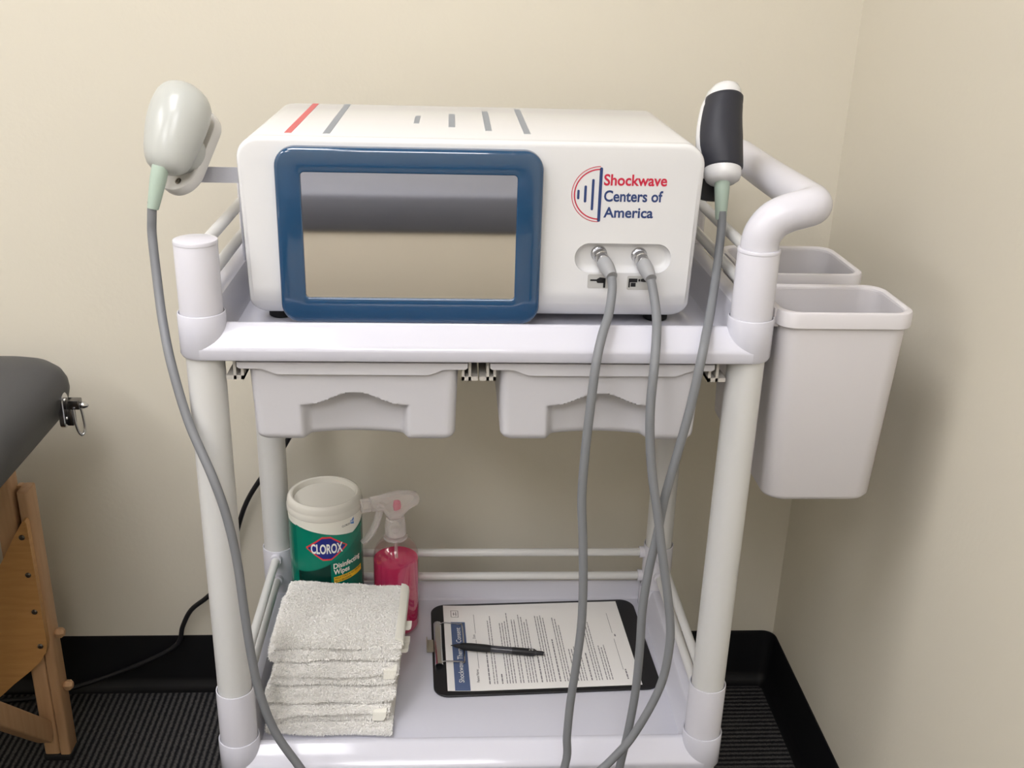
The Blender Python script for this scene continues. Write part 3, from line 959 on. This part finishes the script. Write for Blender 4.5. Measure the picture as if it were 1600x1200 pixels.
wrap_patch('label_swoosh', -0.048, 0.060, piece([(-0.048, 0.4808), (-0.035, 0.4780), (-0.012, 0.4740), (0.015, 0.4685), (0.042, 0.4640), (0.060, 0.4685)]), lambda s: 0.4065 + 0.054 * ((s + 0.048) / 0.108) ** 1.6, WIPEL, 0.0004)
wrap_patch('label_block', -0.047, 0.0045, lambda s: 0.4050 + 0.054 * ((s + 0.048) / 0.108) ** 1.6, lambda s: 0.345, WIPED, 0.0004)
def diamond(k):
    c, cz = 0.0000, 0.4485
    a, b, tw = 0.0305 * k, 0.0195 * k, 0.006
    return [(c - a, cz + 0.001), (c - a, cz - 0.001), (c - tw, cz - b), (c + tw, cz - b), (c + a, cz - 0.001), (c + a, cz + 0.001), (c + tw, cz + b), (c - tw, cz + b)]
wrap_poly('emblem', diamond(1.0), WIPER, 0.0006)
wrap_poly('emblem_field', diamond(0.86), WIPEB, 0.0008)
wrap_text('emblem_lettering', 'CLOROX', -0.0228, 0.4408, 0.0460, 0.0155, PRINTW, 0.0010, 0.03)
wrap_text('label_lettering', 'Disinfecting', 0.0085, 0.4135, 0.0475, 0.0085, PRINTW, 0.0006, 0.02, 0.06)
wrap_text('label_lettering', 'Wipes', 0.0085, 0.4035, 0.0250, 0.0085, PRINTW, 0.0006, 0.02, 0.06)
wrap_patch('label_strip', 0.0085, 0.0600, lambda s: 0.3995 + 0.06 * (s - 0.0085), lambda s: 0.3895 + 0.06 * (s - 0.0085), WIPEY, 0.0006)
wrap_text('label_lettering', 'KILLS COLD & FLU VIRUSES', 0.0100, 0.3958, 0.0470, 0.0028, INKD, 0.0008, 0.02, 0.06)
wrap_text('label_lettering', 'IN 15 SECONDS', 0.0100, 0.3910, 0.0260, 0.0028, INKD, 0.0008, 0.02, 0.06)
wrap_text('label_lettering', 'CLOROX', 0.0235, 0.4790, 0.0140, 0.0031, INKD, 0.0006, 0.02, 0.05)
wrap_poly('label_flag', [(0.0378, 0.4802), (0.0450, 0.4775), (0.0450, 0.4890), (0.0405, 0.4850), (0.0378, 0.4850)], SKYB, 0.0006)
wrap_text('label_lettering', 'PRO', 0.0380, 0.4812, 0.0066, 0.0028, PRINTW, 0.0008, 0.02, 0.05)

# ------------------------------------------------------------------ spray bottle
bc = Vector((0.1855, 0.288, TF + 0.0005))
bot = thing('spray_bottle', 'clear trigger spray bottle of pink liquid beside the wipes canister', 'bottle', bc)
obj('bottle', MB().lathe([(0.026, 0.001), (0.031, 0.0), (0.0338, 0.003), (0.0345, 0.008), (0.0345, 0.122), (0.0335, 0.132), (0.0300, 0.142), (0.0240, 0.150), (0.0180, 0.1545), (0.0155, 0.157), (0.0172, 0.1585), (0.0172, 0.1605), (0.0150, 0.162), (0.0148, 0.168)], 56, bc, cap1=False), CLEARP, bot)
obj('liquid', MB().lathe([(0.0, 0.0035), (0.0310, 0.0035), (0.0332, 0.008), (0.0333, 0.1205), (0.0330, 0.1215), (0.0, 0.1215)], 56, bc, cap0=False, cap1=False), PINK, bot)
obj('neck_ring', MB().lathe([(0.0160, 0.1560), (0.0178, 0.1570), (0.0182, 0.1585), (0.0178, 0.1600), (0.0160, 0.1608)], 40, bc), FROST, bot)
obj('dip_tube', MB().tube([bc + Vector((0, 0, 0.165)), bc + Vector((0.002, 0, 0.10)), bc + Vector((0.012, 0.004, 0.012))], 0.0025, 10), FROST, bot)
ca = radians(198)             # the nozzle points left and slightly forward
bx = Vector((cos(ca), sin(ca), 0)); by = Vector((-sin(ca), cos(ca), 0)); bz_ = Vector((0, 0, 1))
BM = Matrix((bx, by, bz_)).transposed().to_4x4(); BM.translation = bc
obj('collar', MB().lathe([(0.0150, 0.163), (0.0156, 0.164), (0.0156, 0.180), (0.0148, 0.182), (0.0140, 0.190), (0.0120, 0.192)], 40, bc), FROST, bot)
head = []
for x, zlo, zhi, hw in ((-0.036, 0.215, 0.221, 0.006), (-0.033, 0.209, 0.227, 0.010), (-0.020, 0.203, 0.231, 0.0115), (-0.006, 0.190, 0.233, 0.0125), (0.010, 0.190, 0.232, 0.0125), (0.020, 0.207, 0.230, 0.010), (0.036, 0.208, 0.229, 0.009), (0.0375, 0.211, 0.227, 0.007)):
    zc_, hh = (zlo + zhi) / 2, (zhi - zlo) / 2
    head.append([(x, hw * (abs(cos(a)) ** .7) * (1 if cos(a) > 0 else -1), zc_ + hh * (abs(sin(a)) ** .7) * (1 if sin(a) > 0 else -1)) for a in [2 * pi * k / 28 for k in range(28)]])
obj('spray_head', MB().loft(head).xf(BM), FROST, bot, 60)
obj('nozzle', MB().lathe([(0.0085, 0.0375), (0.0105, 0.0385), (0.0105, 0.0505), (0.0095, 0.0515), (0.003, 0.0515), (0.003, 0.048)], 28, (0, 0, 0.218), (1, 0, 0)).xf(BM), FROST, bot)
tr = []
for x, z, hw, th in ((0.021, 0.214, 0.006, 0.005), (0.025, 0.200, 0.0075, 0.005), (0.029, 0.186, 0.0085, 0.0042), (0.036, 0.172, 0.009, 0.0036), (0.045, 0.161, 0.0085, 0.0034), (0.050, 0.1575, 0.006, 0.003)):
    tr.append([(x + th * cos(a), hw * sin(a), z + 0.5 * th * cos(a)) for a in [2 * pi * k / 20 for k in range(20)]])
obj('trigger', MB().loft(tr).xf(BM), FROST, bot, 60)
obj('pump_ball', MB().lathe([(0.0, -0.009), (0.005, -0.007), (0.0062, 0.0), (0.005, 0.007), (0.0, 0.009)], 20, (-0.003, 0, 0.210), cap0=False, cap1=False).xf(BM), PINK, bot)

# ------------------------------------------------------------------ folded washcloths
def towel(x0, x1, y0, y1, z0, z1, seed, rot, label, layers=2, hem=False, sag=0.0, tab=None, fuzz=26000, puff=1.0):
    rnd = random.Random(seed)
    cx, cy = (x0 + x1) / 2, (y0 + y1) / 2
    t = thing('folded_towel', label, 'towel', (cx, cy, z0), 'stack of folded white washcloths')
    h = z1 - z0
    nx, npf = 46, 14
    # ring in (y, z): front edge shows one rounded fold per layer, the back is plain
    def ring_pts():
        P = []
        ny = 22
        for k in range(ny + 1):
            P.append((k / ny, 0.0))
        for k in range(1, 6):
            P.append((1.0, k / 6))
        for k in range(ny + 1):
            P.append((1 - k / ny, 1.0))
        nf = 10 * layers
        for k in range(0, nf + 1):
            P.append((0.0, 1 - k / nf))
        return P
    base = ring_pts()
    R0 = h * 0.48
    RF = h / (2 * layers)
    rings = []
    mrot = Matrix.Rotation(rot, 3, 'Z')
    for i in range(nx + 1):
        u = i / nx
        # ends round off
        e = min(u, 1 - u) * (x1 - x0)
        end = 1.0 if e > R0 else sqrt(max(0.0, 1 - ((R0 - e) / R0) ** 2))
        ring = []
        for (v, q) in base:
            x = x0 + (x1 - x0) * u
            y = y0 + (y1 - y0) * v
            z = z0 + h * q
            # fold rounding of the front
            if v == 0:
                lay = q * layers
                f = lay - math.floor(lay)
                y = y0 + RF - RF * 1.0 * sqrt(max(0, 1 - (2 * f - 1) ** 2))
            else:
                y = y0 + RF + (y - y0 - RF) * max(0.0, (v - 0.0)) if False else y0 + RF * (1 - v) + (y1 - y0) * v
            # slack in the fold line
            y += 0.0032 * noise.noise(Vector((x * 13 + seed * 3.1, seed * 2.0, (q > .5) * layers * 1.7))) * (1 - v)
            zc_ = z0 + h * 0.5
            kk = 0.35 + 0.65 * end
            z = zc_ + (z - zc_) * kk
            nn = noise.noise(Vector((x * 22 + seed * 7, y * 22, z * 30 + seed)))
            n2 = noise.noise(Vector((x * 70 + seed * 3, y * 70, z * 70)))
            z += (0.0034 * nn + 0.0008 * n2) * (1 if q > 0.5 else 0.3) * puff
            y += 0.0045 * noise.noise(Vector((x * 16, seed * 5.0, z * 45))) * puff
            x += 0.0045 * noise.noise(Vector((seed * 9.0, y * 18, z * 45))) * puff
            z += sag * (q > 0.2) * (u - 0.5) * 1.0
            p = mrot @ Vector((x - cx, y - cy, 0))
            ring.append((cx + p.x, cy + p.y, z))
        rings.append(ring)
    mb = MB().loft(rings)
    bme = bpy.data.meshes.new('b'); bme.from_pydata(mb.v, [], mb.f)
    bm_ = bmesh.new(); bm_.from_mesh(bme); bmesh.ops.recalc_face_normals(bm_, faces=bm_.faces)
    mb.f = [tuple(v_.index for v_ in f_.verts) for f_ in bm_.faces]
    bm_.free(); bpy.data.meshes.remove(bme)
    # terry loops: bent slivers standing on the front, top and side faces
    V = [Vector(p) for p in mb.v]
    tris = []
    for f in mb.f:
        if len(f) == 4:
            a, b, c, d = (V[i] for i in f)
            tris += [(a, b, c), (a, c, d)]
    cen = sum(V, Vector()) / len(V)
    cand = []
    for a, b, c in tris:
        nrm = (b - a).cross(c - a)
        ar = nrm.length / 2
        if ar < 1e-12: continue
        nrm.normalize()
        m_ = (a + b + c) / 3
        if nrm.z < -0.35: continue
        if nrm.y > 0.8: continue
        wgt = ar * (1.0 if nrm.z < 0.6 or hem else 0.0 + (m_.y < y0 + 0.03) * 1.0 + (m_.x < x0 + 0.02) * 0.8)
        if hem and m_.x > x1 - 0.004: continue
        if wgt > 0: cand.append((wgt, a, b, c, nrm))
    tot = sum(q[0] for q in cand)
    vs, fs = [], []
    o0 = len(mb.v)
    for wgt, a, b, c, nrm in cand:
        k = fuzz * wgt / tot
        k = int(k) + (1 if rnd.random() < k - int(k) else 0)
        for _ in range(k):
            r1, r2 = rnd.random(), rnd.random()
            if r1 + r2 > 1: r1, r2 = 1 - r1, 1 - r2
            p = a + (b - a) * r1 + (c - a) * r2
            d = (nrm + Vector((rnd.uniform(-1, 1), rnd.uniform(-1, 1), rnd.uniform(-1, 0.6))) * 0.6).normalized()
            sdir = d.cross(Vector((rnd.uniform(-1, 1), rnd.uniform(-1, 1), rnd.uniform(-1, 1)))).normalized()
            L = rnd.uniform(0.0018, 0.0036)
            wd = rnd.uniform(0.0004, 0.0008)
            m1 = p + d * L * 0.6
            m2 = p + d * L + Vector((rnd.uniform(-1, 1), rnd.uniform(-1, 1), -0.6)) * L * 0.35
            q = o0 + len(vs)
            vs += [p - sdir * wd, p + sdir * wd, m1 + sdir * wd, m1 - sdir * wd, m2]
            fs += [(q, q + 1, q + 2, q + 3), (q + 3, q + 2, q + 4)]
    mb.v += [tuple(p) for p in vs]
    mb.f += fs
    me = bpy.data.meshes.new('towel_cloth')
    me.from_pydata(mb.v, [], mb.f)
    me.transform(Matrix.Translation(-Vector(t.location)))
    me.materials.append(TERRY)
    for p in me.polygons: p.use_smooth = True
    o = bpy.data.objects.new('terry_cloth', me)
    COL.objects.link(o); o.parent = t
    if hem:
        hb = MB()
        rr_ = []
        for i in range(25):
            v = i / 24
            y = y0 + 0.005 + (y1 - y0 - 0.006) * v
            zz = z1 + 0.0022 + 0.0024 * noise.noise(Vector((x1 * 22 + seed * 7, y * 22, z1 * 30 + seed)))
            rr_.append([(x1 - 0.009, y, zz + 0.0012), (x1 - 0.003, y, zz - 0.0002), (x1 + 0.0015, y, zz - 0.004), (x1 + 0.0025, y, zz - 0.012), (x1 + 0.001, y, zz - 0.012), (x1 - 0.001, y, zz - 0.006), (x1 - 0.009, y, zz - 0.002)])
        hb.loft(rr_).xf(Matrix.Translation((cx, cy, 0)) @ Matrix.Rotation(rot, 4, 'Z') @ Matrix.Translation((-cx, -cy, 0)))
        obj('hem', hb, HEM, t)
    if tab:
        for (tx, ty, tz, tw, th) in tab:
            tb = MB()
            tb.loft([[(tx, ty, tz), (tx + tw, ty - 0.001, tz + 0.0006), (tx + tw - 0.001, ty - 0.0025, tz - th * .5), (tx + tw - 0.004, ty - 0.001, tz - th), (tx - 0.001, ty, tz - th)],
                     [(tx, ty + 0.012, tz), (tx + tw, ty + 0.012, tz + 0.0006), (tx + tw - 0.001, ty + 0.012, tz - th * .5), (tx + tw - 0.004, ty + 0.012, tz - th), (tx - 0.001, ty + 0.012, tz - th)]])
            obj('hem_end', tb, HEM, t)
    return t

ZT = TF + 0.0008
towel(0.026, 0.192, 0.036, 0.178, ZT, ZT + 0.0155, 11, -0.02, 'white terry washcloth at the bottom of the towel stack', 1, fuzz=20000)
towel(0.024, 0.185, 0.046, 0.188, ZT + 0.0165, ZT + 0.0345, 12, 0.03, 'white terry washcloth second from the bottom of the stack, small smooth hem end at right', 2, fuzz=20000, tab=[(0.166, 0.0435, ZT + 0.0335, 0.018, 0.013)])
towel(0.026, 0.196, 0.058, 0.198, ZT + 0.0355, ZT + 0.0545, 13, 0.0, 'white terry washcloth third from the bottom of the stack, thick single front fold', 1, fuzz=20000)
towel(0.034, 0.199, 0.070, 0.208, ZT + 0.0555, ZT + 0.0830, 14, -0.02, 'white terry washcloth under the top two, double front fold with curled hem end at right', 2, fuzz=24000, tab=[(0.180, 0.0675, ZT + 0.0825, 0.017, 0.014), (0.190, 0.118, ZT + 0.0800, 0.021, 0.006), (0.190, 0.135, ZT + 0.0795, 0.022, 0.007)])
towel(0.026, 0.199, 0.084, 0.220, ZT + 0.0840, ZT + 0.0975, 15, 0.0, 'white terry washcloth second from the top, sticking out at the left', 1, tab=[(0.190, 0.150, ZT + 0.0945, 0.024, 0.006)], fuzz=18000)
towel(0.034, 0.2045, 0.090, 0.228, ZT + 0.0985, ZT + 0.1125, 16, -0.02, 'white terry washcloth on top of the stack with hemmed right edge', 1, hem=True, sag=-0.007, fuzz=52000)

# ------------------------------------------------------------------ clipboard, form, pen
CP = Matrix.Translation((0.267, 0.122, TF)) @ Matrix.Rotation(0.0416, 4, 'Z')
clip = thing('clipboard', 'black clipboard with chrome spring clip lying on the lower tray', 'clipboard', CP @ Vector((0.14, 0.1, 0)))
bd = MB()
def cring(ins, z):
    return [(x, y, z) for x, y in rrect(-0.0215 + ins, 0.305 - ins, -0.0085 + ins, 0.2165 - ins, 0.022 - ins, 8)]
bd.loft([cring(0.0006, 0.0006), cring(0, 0.0012), cring(0, 0.0030), cring(0.0006, 0.0036)]).xf(CP)
obj('board', bd, BLACK, clip)
cb = MB()
pr = [(-0.0185, 0.0038), (-0.0185, 0.0070), (-0.0165, 0.0105), (-0.0125, 0.0118), (-0.0085, 0.0108), (-0.0065, 0.0080), (-0.0070, 0.0074), (-0.0090, 0.0100), (-0.0125, 0.0108), (-0.0160, 0.0096), (-0.0175, 0.0068), (-0.0175, 0.0038)]
cb.loft([[(x, y, z) for x, z in pr] for y in (0.056, 0.160)]).xf(CP)
cl = obj('clip', cb, CHROME, clip)
ob = MB()
ob.tube([(-0.008, 0.061, 0.0095), (-0.002, 0.0605, 0.0112), (0.020, 0.0620, 0.0085), (0.0250, 0.0660, 0.0075), (0.0255, 0.1500, 0.0075), (0.0205, 0.1545, 0.0085), (-0.002, 0.156, 0.0112), (-0.008, 0.1555, 0.0095)], 0.0011, 8, 4).xf(CP)
obj('wire_loop', ob, CHROME, cl)
tb = MB()
tb.rbox(-0.0295, -0.0195, 0.093, 0.123, 0.0034, 0.0046, 0.0015, 0.0004).xf(CP)
tb.add(MB().rbox(-0.0300, -0.0285, 0.093, 0.123, 0.0034, 0.0105, 0.0005, 0.0003).xf(CP).v, MB().rbox(-0.0300, -0.0285, 0.093, 0.123, 0.0034, 0.0105, 0.0005, 0.0003).f)
obj('clip_lever', tb, mat('dull_steel', rgb(176, 170, 156), rough=0.4, metal=0.7), cl)

PZ = 0.0041
def pz(u, v):
    """the stack of sheets rises a little where the clip holds it and curls at the near corner"""
    return PZ + 0.0028 * max(0, 1 - u / 0.05) ** 2 * (1 - 0.35 * abs(v - 0.11) / 0.11)
form = thing('consent_form', 'printed white form with blue heading band held on the clipboard', 'paper', CP @ Vector((0.14, 0.1, PZ)))
pb = MB()
nu, nv = 40, 10
PWU, PWV = 0.2794, 0.2105
gridt = [(0.2794 * i / nu - 0.002, PWV * j / nv) for i in range(nu + 1) for j in range(nv + 1)]
top = [tuple(CP @ Vector((u, v, pz(u, v)))) for u, v in gridt]
bot_ = [tuple(CP @ Vector((u, v, pz(u, v) - 0.0005))) for u, v in gridt]
q = nv + 1
fs = [(i * q + j, (i + 1) * q + j, (i + 1) * q + j + 1, i * q + j + 1) for i in range(nu) for j in range(nv)]
pb.add(top, fs)
pb.add(bot_, [tuple(reversed(f)) for f in fs])
N = len(top)
for i in range(nu):
    pb.f.append((i * q, N + i * q, N + (i + 1) * q, (i + 1) * q))
    pb.f.append((i * q + nv, (i + 1) * q + nv, N + (i + 1) * q + nv, N + i * q + nv))
for j in range(nv):
    pb.f.append((j, j + 1, N + j + 1, N + j))
    pb.f.append((nu * q + j, N + nu * q + j, N + nu * q + j + 1, nu * q + j + 1))
obj('sheet', pb, PAPER, form)
def on_paper(u, v, lift=0.0003):
    return tuple(CP @ Vector((u, v, pz(u, v) + lift)))
def pquad(mb, u0, u1, v0, v1, lift=0.0003, nu_=1, nv_=1):
    vs = [on_paper(u0 + (u1 - u0) * i / nu_, v0 + (v1 - v0) * j / nv_, lift) for i in range(nu_ + 1) for j in range(nv_ + 1)]
    mb.add(vs, [(i * (nv_ + 1) + j, (i + 1) * (nv_ + 1) + j, (i + 1) * (nv_ + 1) + j + 1, i * (nv_ + 1) + j + 1) for i in range(nu_) for j in range(nv_)])
hb = MB(); pquad(hb, 0.0085, 0.0305, 0.000, 0.165, nu_=8, nv_=8)
flat('heading_band', hb, BAND, form)
def paper_text(name, s, u, v, width, height, m, lift, bold=0.0):
    tv, tf = text2d(s, width, height, bold)
    flat(name, MB().add([on_paper(u - b, v + a, lift) for a, b in tv], tf), m, form)
paper_text('heading_lettering', 'Shockwave Therapy Consent', 0.0225, 0.018, 0.132, 0.0075, PRINTW, 0.0006)
paper_text('form_lettering', 'Patient Name:', 0.0445, 0.018, 0.030, 0.0038, INKD, 0.0004)
paper_text('form_lettering', 'Date:', 0.0445, 0.122, 0.011, 0.0038, INKD, 0.0004)
for u, v0, v1 in ((0.0450, 0.050, 0.119), (0.0450, 0.135, 0.185), (0.2560, 0.035, 0.110), (0.2560, 0.125, 0.178)):
    rl = MB(); pquad(rl, u, u + 0.0005, v0, v1); flat('ruled_line', rl, INKD, form)
rl = MB()
# small boxed mark in the page corner
for u, v0, v1 in ((0.0095, 0.178, 0.196), (0.0205, 0.178, 0.196)):
    pquad(rl, u, u + 0.0007, v0, v1)
for v in (0.178, 0.1955):
    pquad(rl, 0.0095, 0.0212, v, v + 0.0007)
pquad(rl, 0.0135, 0.0143, 0.183, 0.191); pquad(rl, 0.0170, 0.0178, 0.181, 0.193); pquad(rl, 0.0125, 0.0185, 0.1865, 0.1873)
flat('corner_mark', rl, INKD, form)
rt = MB()
rnd = random.Random(5)
def text_line(u, v0, v1, hgt=0.0016, gap=0.0011):
    v = v0
    while v < v1:
        wl = min(rnd.uniform(0.003, 0.010), v1 - v)
        if wl < 0.0015: break
        pquad(rt, u, u + hgt, v, v + wl)
        v += wl + gap
u = 0.058
blocks = [(1, 0.5, 1), (2, 1.0, 0), (1, 0.12, 2), (4, 0.97, 0), (2, 0.9, 0), (4, 0.95, 0), (1, 0.35, 2), (4, 0.98, 0), (1, 0.55, 2), (3, 0.9, 0), (5, 0.5, 0), (1, 0.35, 2), (3, 0.85, 0), (3, 0.5, 0), (3, 0.95, 0)]
for nlines, fr, head_ in blocks:
    for k in range(nlines):
        if u > 0.243: break
        ln = fr * rnd.uniform(0.82, 1.0) if not head_ else fr
        text_line(u, 0.013, 0.013 + 0.184 * ln, 0.0019 if head_ else 0.0013)
        u += 0.0041
    u += 0.0030
    if rt.f: flat('paragraph', rt, INK, form)
    rt = MB()
for v0, v1 in ((0.013, 0.036), (0.116, 0.123)):
    rt = MB(); text_line(0.2585, v0, v1, 0.0020); flat('signature_caption', rt, INK, form)

pen_a, pen_b = Vector((0.2690, 0.2165, TF + 0.0140)), Vector((0.4070, 0.1995, TF + 0.0105))
pen = thing('ballpoint_pen', 'black ballpoint pen lying across the printed form', 'pen', (pen_a + pen_b) / 2)
pa = (pen_b - pen_a).normalized()
PL = (pen_b - pen_a).length
obj('barrel', MB().lathe([(0.0048, 0.040), (0.0051, 0.060), (0.0051, PL * 0.86), (0.0047, PL * 0.90), (0.0040, PL * 0.92)], 24, pen_a, pa), mat('smoky_barrel', rgb(62, 62, 68), rough=0.2), pen)
obj('grip', MB().lathe([(0.0042, 0.014), (0.0052, 0.017), (0.0058, 0.030), (0.0058, 0.050), (0.0054, 0.060)], 24, pen_a, pa), RUBBER, pen)
obj('tip', MB().lathe([(0.0006, 0.0), (0.0009, 0.003), (0.0022, 0.006), (0.0038, 0.015)], 20, pen_a, pa), BLACK, pen)
obj('push_button', MB().lathe([(0.0032, PL * 0.90), (0.0032, PL * 0.985), (0.0025, PL)], 20, pen_a, pa), BLACK, pen)
obj('clip_sleeve', MB().lathe([(0.0053, PL * 0.66), (0.0055, PL * 0.67), (0.0055, PL * 0.895), (0.0050, PL * 0.905)], 24, pen_a, pa), BLACK, pen)
pup = (Vector((0, -0.25, 1)) - pa * Vector((0, -0.25, 1)).dot(pa)).normalized()
psd_ = pa.cross(pup)
tv, tf = text2d('0.7', 0.0065, 0.0026)
flat('lettering', MB().add([pen_a + pa * (PL * 0.885 - a) + pup * 0.0057 + psd_ * (b - 0.0013) for a, b in tv], tf), PRINTW, pen)

# ------------------------------------------------------------------ massage table
TX1, TX0, TY1, TY0 = -0.283, -0.985, 0.405, -1.42
ZP0, ZP1 = 0.608, 0.700
tbl = thing('massage_table', 'portable massage table with dark grey padded top and beech legs, left of the cart', 'massage table', ((TX0 + TX1) / 2, (TY0 + TY1) / 2, 0))
def tring(ins, z):
    return [(x, y, z) for x, y in rrect(TX0 + ins, TX1 - ins, TY0 + ins, TY1 - ins, max(0.072 - ins * 0.6, 0.01), 12)]
padm = MB().loft([tring(0.030, ZP0), tring(0.018, ZP0), tring(0.014, ZP0 + 0.003), tring(0.010, ZP0 + 0.012), tring(0.003, ZP0 + 0.028), tring(0.0, ZP0 + 0.042), tring(0.001, ZP0 + 0.054), tring(0.006, ZP0 + 0.066), tring(0.016, ZP0 + 0.076), tring(0.034, ZP0 + 0.084), tring(0.06, ZP0 + 0.089), tring(0.10, ZP0 + 0.0915), tring(0.16, ZP0 + 0.0925)])
obj('padded_top', padm, VINYL, tbl, 60)

def leg(xs, ys):
    """xs +1 for the side by the cart, ys +1 for the end by the wall"""
    def X(x): return x if xs > 0 else TX0 + TX1 - x
    def Y(y): return y if ys > 0 else TY0 + TY1 - y
    def bx_(mb, x0, x1, y0, y1, z0, z1, r=0.004):
        xa, xb = sorted((X(x0), X(x1))); ya, yb = sorted((Y(y0), Y(y1)))
        return mb.rbox(xa, xb, ya, yb, z0, z1, r, 0.0015, 3)
    lg_ = obj('leg', bx_(MB(), -0.4085, -0.3790, 0.318, 0.348, 0.30, ZP0 + 0.004), WOOD, tbl)
    lo = MB()
    bx_(lo, -0.3722, -0.3555, 0.318, 0.352, 0.006, 0.497)
    bx_(lo, -0.3975, -0.3730, 0.320, 0.350, 0.006, 0.290)
    bx_(lo, -0.3795, -0.3720, 0.340, 0.352, 0.25, 0.497, 0.001)
    obj('leg_extension', lo, WOOD, lg_)
    obj('rubber_foot', bx_(MB(), -0.3995, -0.3535, 0.316, 0.354, 0.0, 0.011), RUBBER, lg_)
    for z in (0.238, 0.137):
        kb = MB().lathe([(0.0, 0.0), (0.0055, 0.0), (0.0085, 0.004), (0.0085, 0.010), (0.005, 0.014), (0.0, 0.0145)], 6, (X(-0.3555), Y(0.336), z), (1 if xs > 0 else -1, 0, 0), False, False)
        obj('knob', kb, WOOD, lg_, 20)
    # lengthwise brace from the foot up to the middle of the table
    p0 = Vector((X(-0.3905), Y(0.314), 0.062)); d = Vector((0, -1 if ys > 0 else 1, 1.08)).normalized()
    sx = Vector((1, 0, 0)); up = sx.cross(d)
    L = 0.70
    def br_(a, b, l): return p0 + sx * a + up * b + d * l
    mbb = MB()
    mbb.loft([[br_(a, b, l) for a, b in rrect(-0.0125 + k, 0.0125 - k, -0.0165 + k, 0.0165 - k, 0.003, 3)] for k, l in ((0.003, -0.012), (0.0, -0.009), (0.0, L))])
    bb = obj('brace', mbb, WOOD, tbl)
    s0 = br_(0.0, 0.0, 0.012)
    obj('bolt', MB().lathe([(0.0068, 0.0), (0.0068, 0.0022), (0.0052, 0.0034), (0.0, 0.0036)], 20, br_(0.0, -0.0165 if True else 0, 0.012), -up if (-up).y < 0 else up, cap1=False), SCREWM, bb)
    return lg_
for xs in (1, -1):
    for ys in (1, -1):
        leg(xs, ys)
def end_panel(ys):
    def Y(y): return y if ys > 0 else TY0 + TY1 - y
    xm = (TX0 + TX1) / 2
    half_top = [(-0.3586, 0.4520), (-0.3610, 0.4560), (-0.3643, 0.4551), (-0.3750, 0.438), (-0.3854, 0.4192), (-0.4108, 0.3749), (-0.440, 0.342), (-0.480, 0.312), (-0.54, 0.288), (xm, 0.278)]
    half_bot = [(xm, 0.088), (-0.54, 0.096), (-0.48, 0.116), (-0.4475, 0.1349), (-0.4185, 0.1631), (-0.3903, 0.1873), (-0.3720, 0.2060), (-0.3610, 0.2240), (-0.3580, 0.2400)]
    right = half_top + half_bot
    left = [(2 * xm - x, z) for x, z in (half_top[:-1][::-1])]
    leftb = [(2 * xm - x, z) for x, z in (half_bot[1:][::-1])]
    outline_ = half_top + left + leftb + half_bot
    mb = MB().loft([[(x, Y(y), z) for x, z in outline_] for y in (0.3055, 0.3175)])
    e = obj('end_panel', mb, PLY, tbl)
    for z in (0.4285, 0.3635, 0.2976, 0.2345):
        for sgn in (0, 1):
            x = -0.3685 if not sgn else TX0 + TX1 + 0.3685
            obj('screw', MB().lathe([(0.0044, 0.0), (0.0044, 0.0010), (0.0030, 0.0026), (0.0008, 0.0030)], 16, (x, Y(0.3057), z), (0, -1 if ys > 0 else 1, 0)), SCREWM, e)
end_panel(1)
end_panel(-1)
# corner latch on the side of the top
ly, lz = 0.318, 0.632
lt_ = MB()
pts = rrect(ly - 0.0115, ly + 0.0115, lz - 0.028, lz + 0.024, 0.0105, 8)
lt_.loft([[(TX1 - 0.006, a, b) for a, b in pts], [(TX1 + 0.0005, a, b) for a, b in pts], [(TX1 + 0.0016, ly + (a - ly) * .9, lz + (b - lz) * .95) for a, b in pts]])
la = obj('corner_latch', lt_, CHROME, tbl)
for dz in (0.014, -0.014):
    obj('latch_rivet', MB().lathe([(0.0032, 0), (0.0030, 0.0012), (0.0018, 0.0020), (0.0, 0.0022)], 16, (TX1 + 0.0012, ly - 0.002, lz + dz), (1, 0, 0), cap1=False), CHROME, la)
hk = MB()
hk.rbox(TX1 + 0.001, TX1 + 0.021, ly - 0.002, ly + 0.012, lz - 0.001, lz + 0.013, 0.002, 0.001)
hk.rbox(TX1 + 0.001, TX1 + 0.010, ly - 0.002, ly + 0.012, lz - 0.026, lz, 0.002, 0.001)
obj('latch_body', hk, mat('dark_chrome', rgb(120, 118, 118), rough=0.25, metal=1.0), la)
obj('latch_pin', MB().lathe([(0.0045, 0.0), (0.0052, 0.002), (0.0048, 0.005), (0.0022, 0.010), (0.0, 0.011)], 20, (TX1 + 0.021, ly + 0.005, lz + 0.004), (1, 0, -0.1), cap1=False), CHROME, la)
rg = [(TX1 + 0.012, ly - 0.004, lz + 0.001), (TX1 + 0.0125, ly - 0.004, lz - 0.014), (TX1 + 0.0145, ly - 0.003, lz - 0.032), (TX1 + 0.018, ly + 0.001, lz - 0.0415), (TX1 + 0.0215, ly + 0.005, lz - 0.036), (TX1 + 0.0215, ly + 0.006, lz - 0.018), (TX1 + 0.0195, ly + 0.006, lz + 0.001)]
obj('latch_ring', MB().tube(rg, 0.0019, 10, 6), CHROME, la)
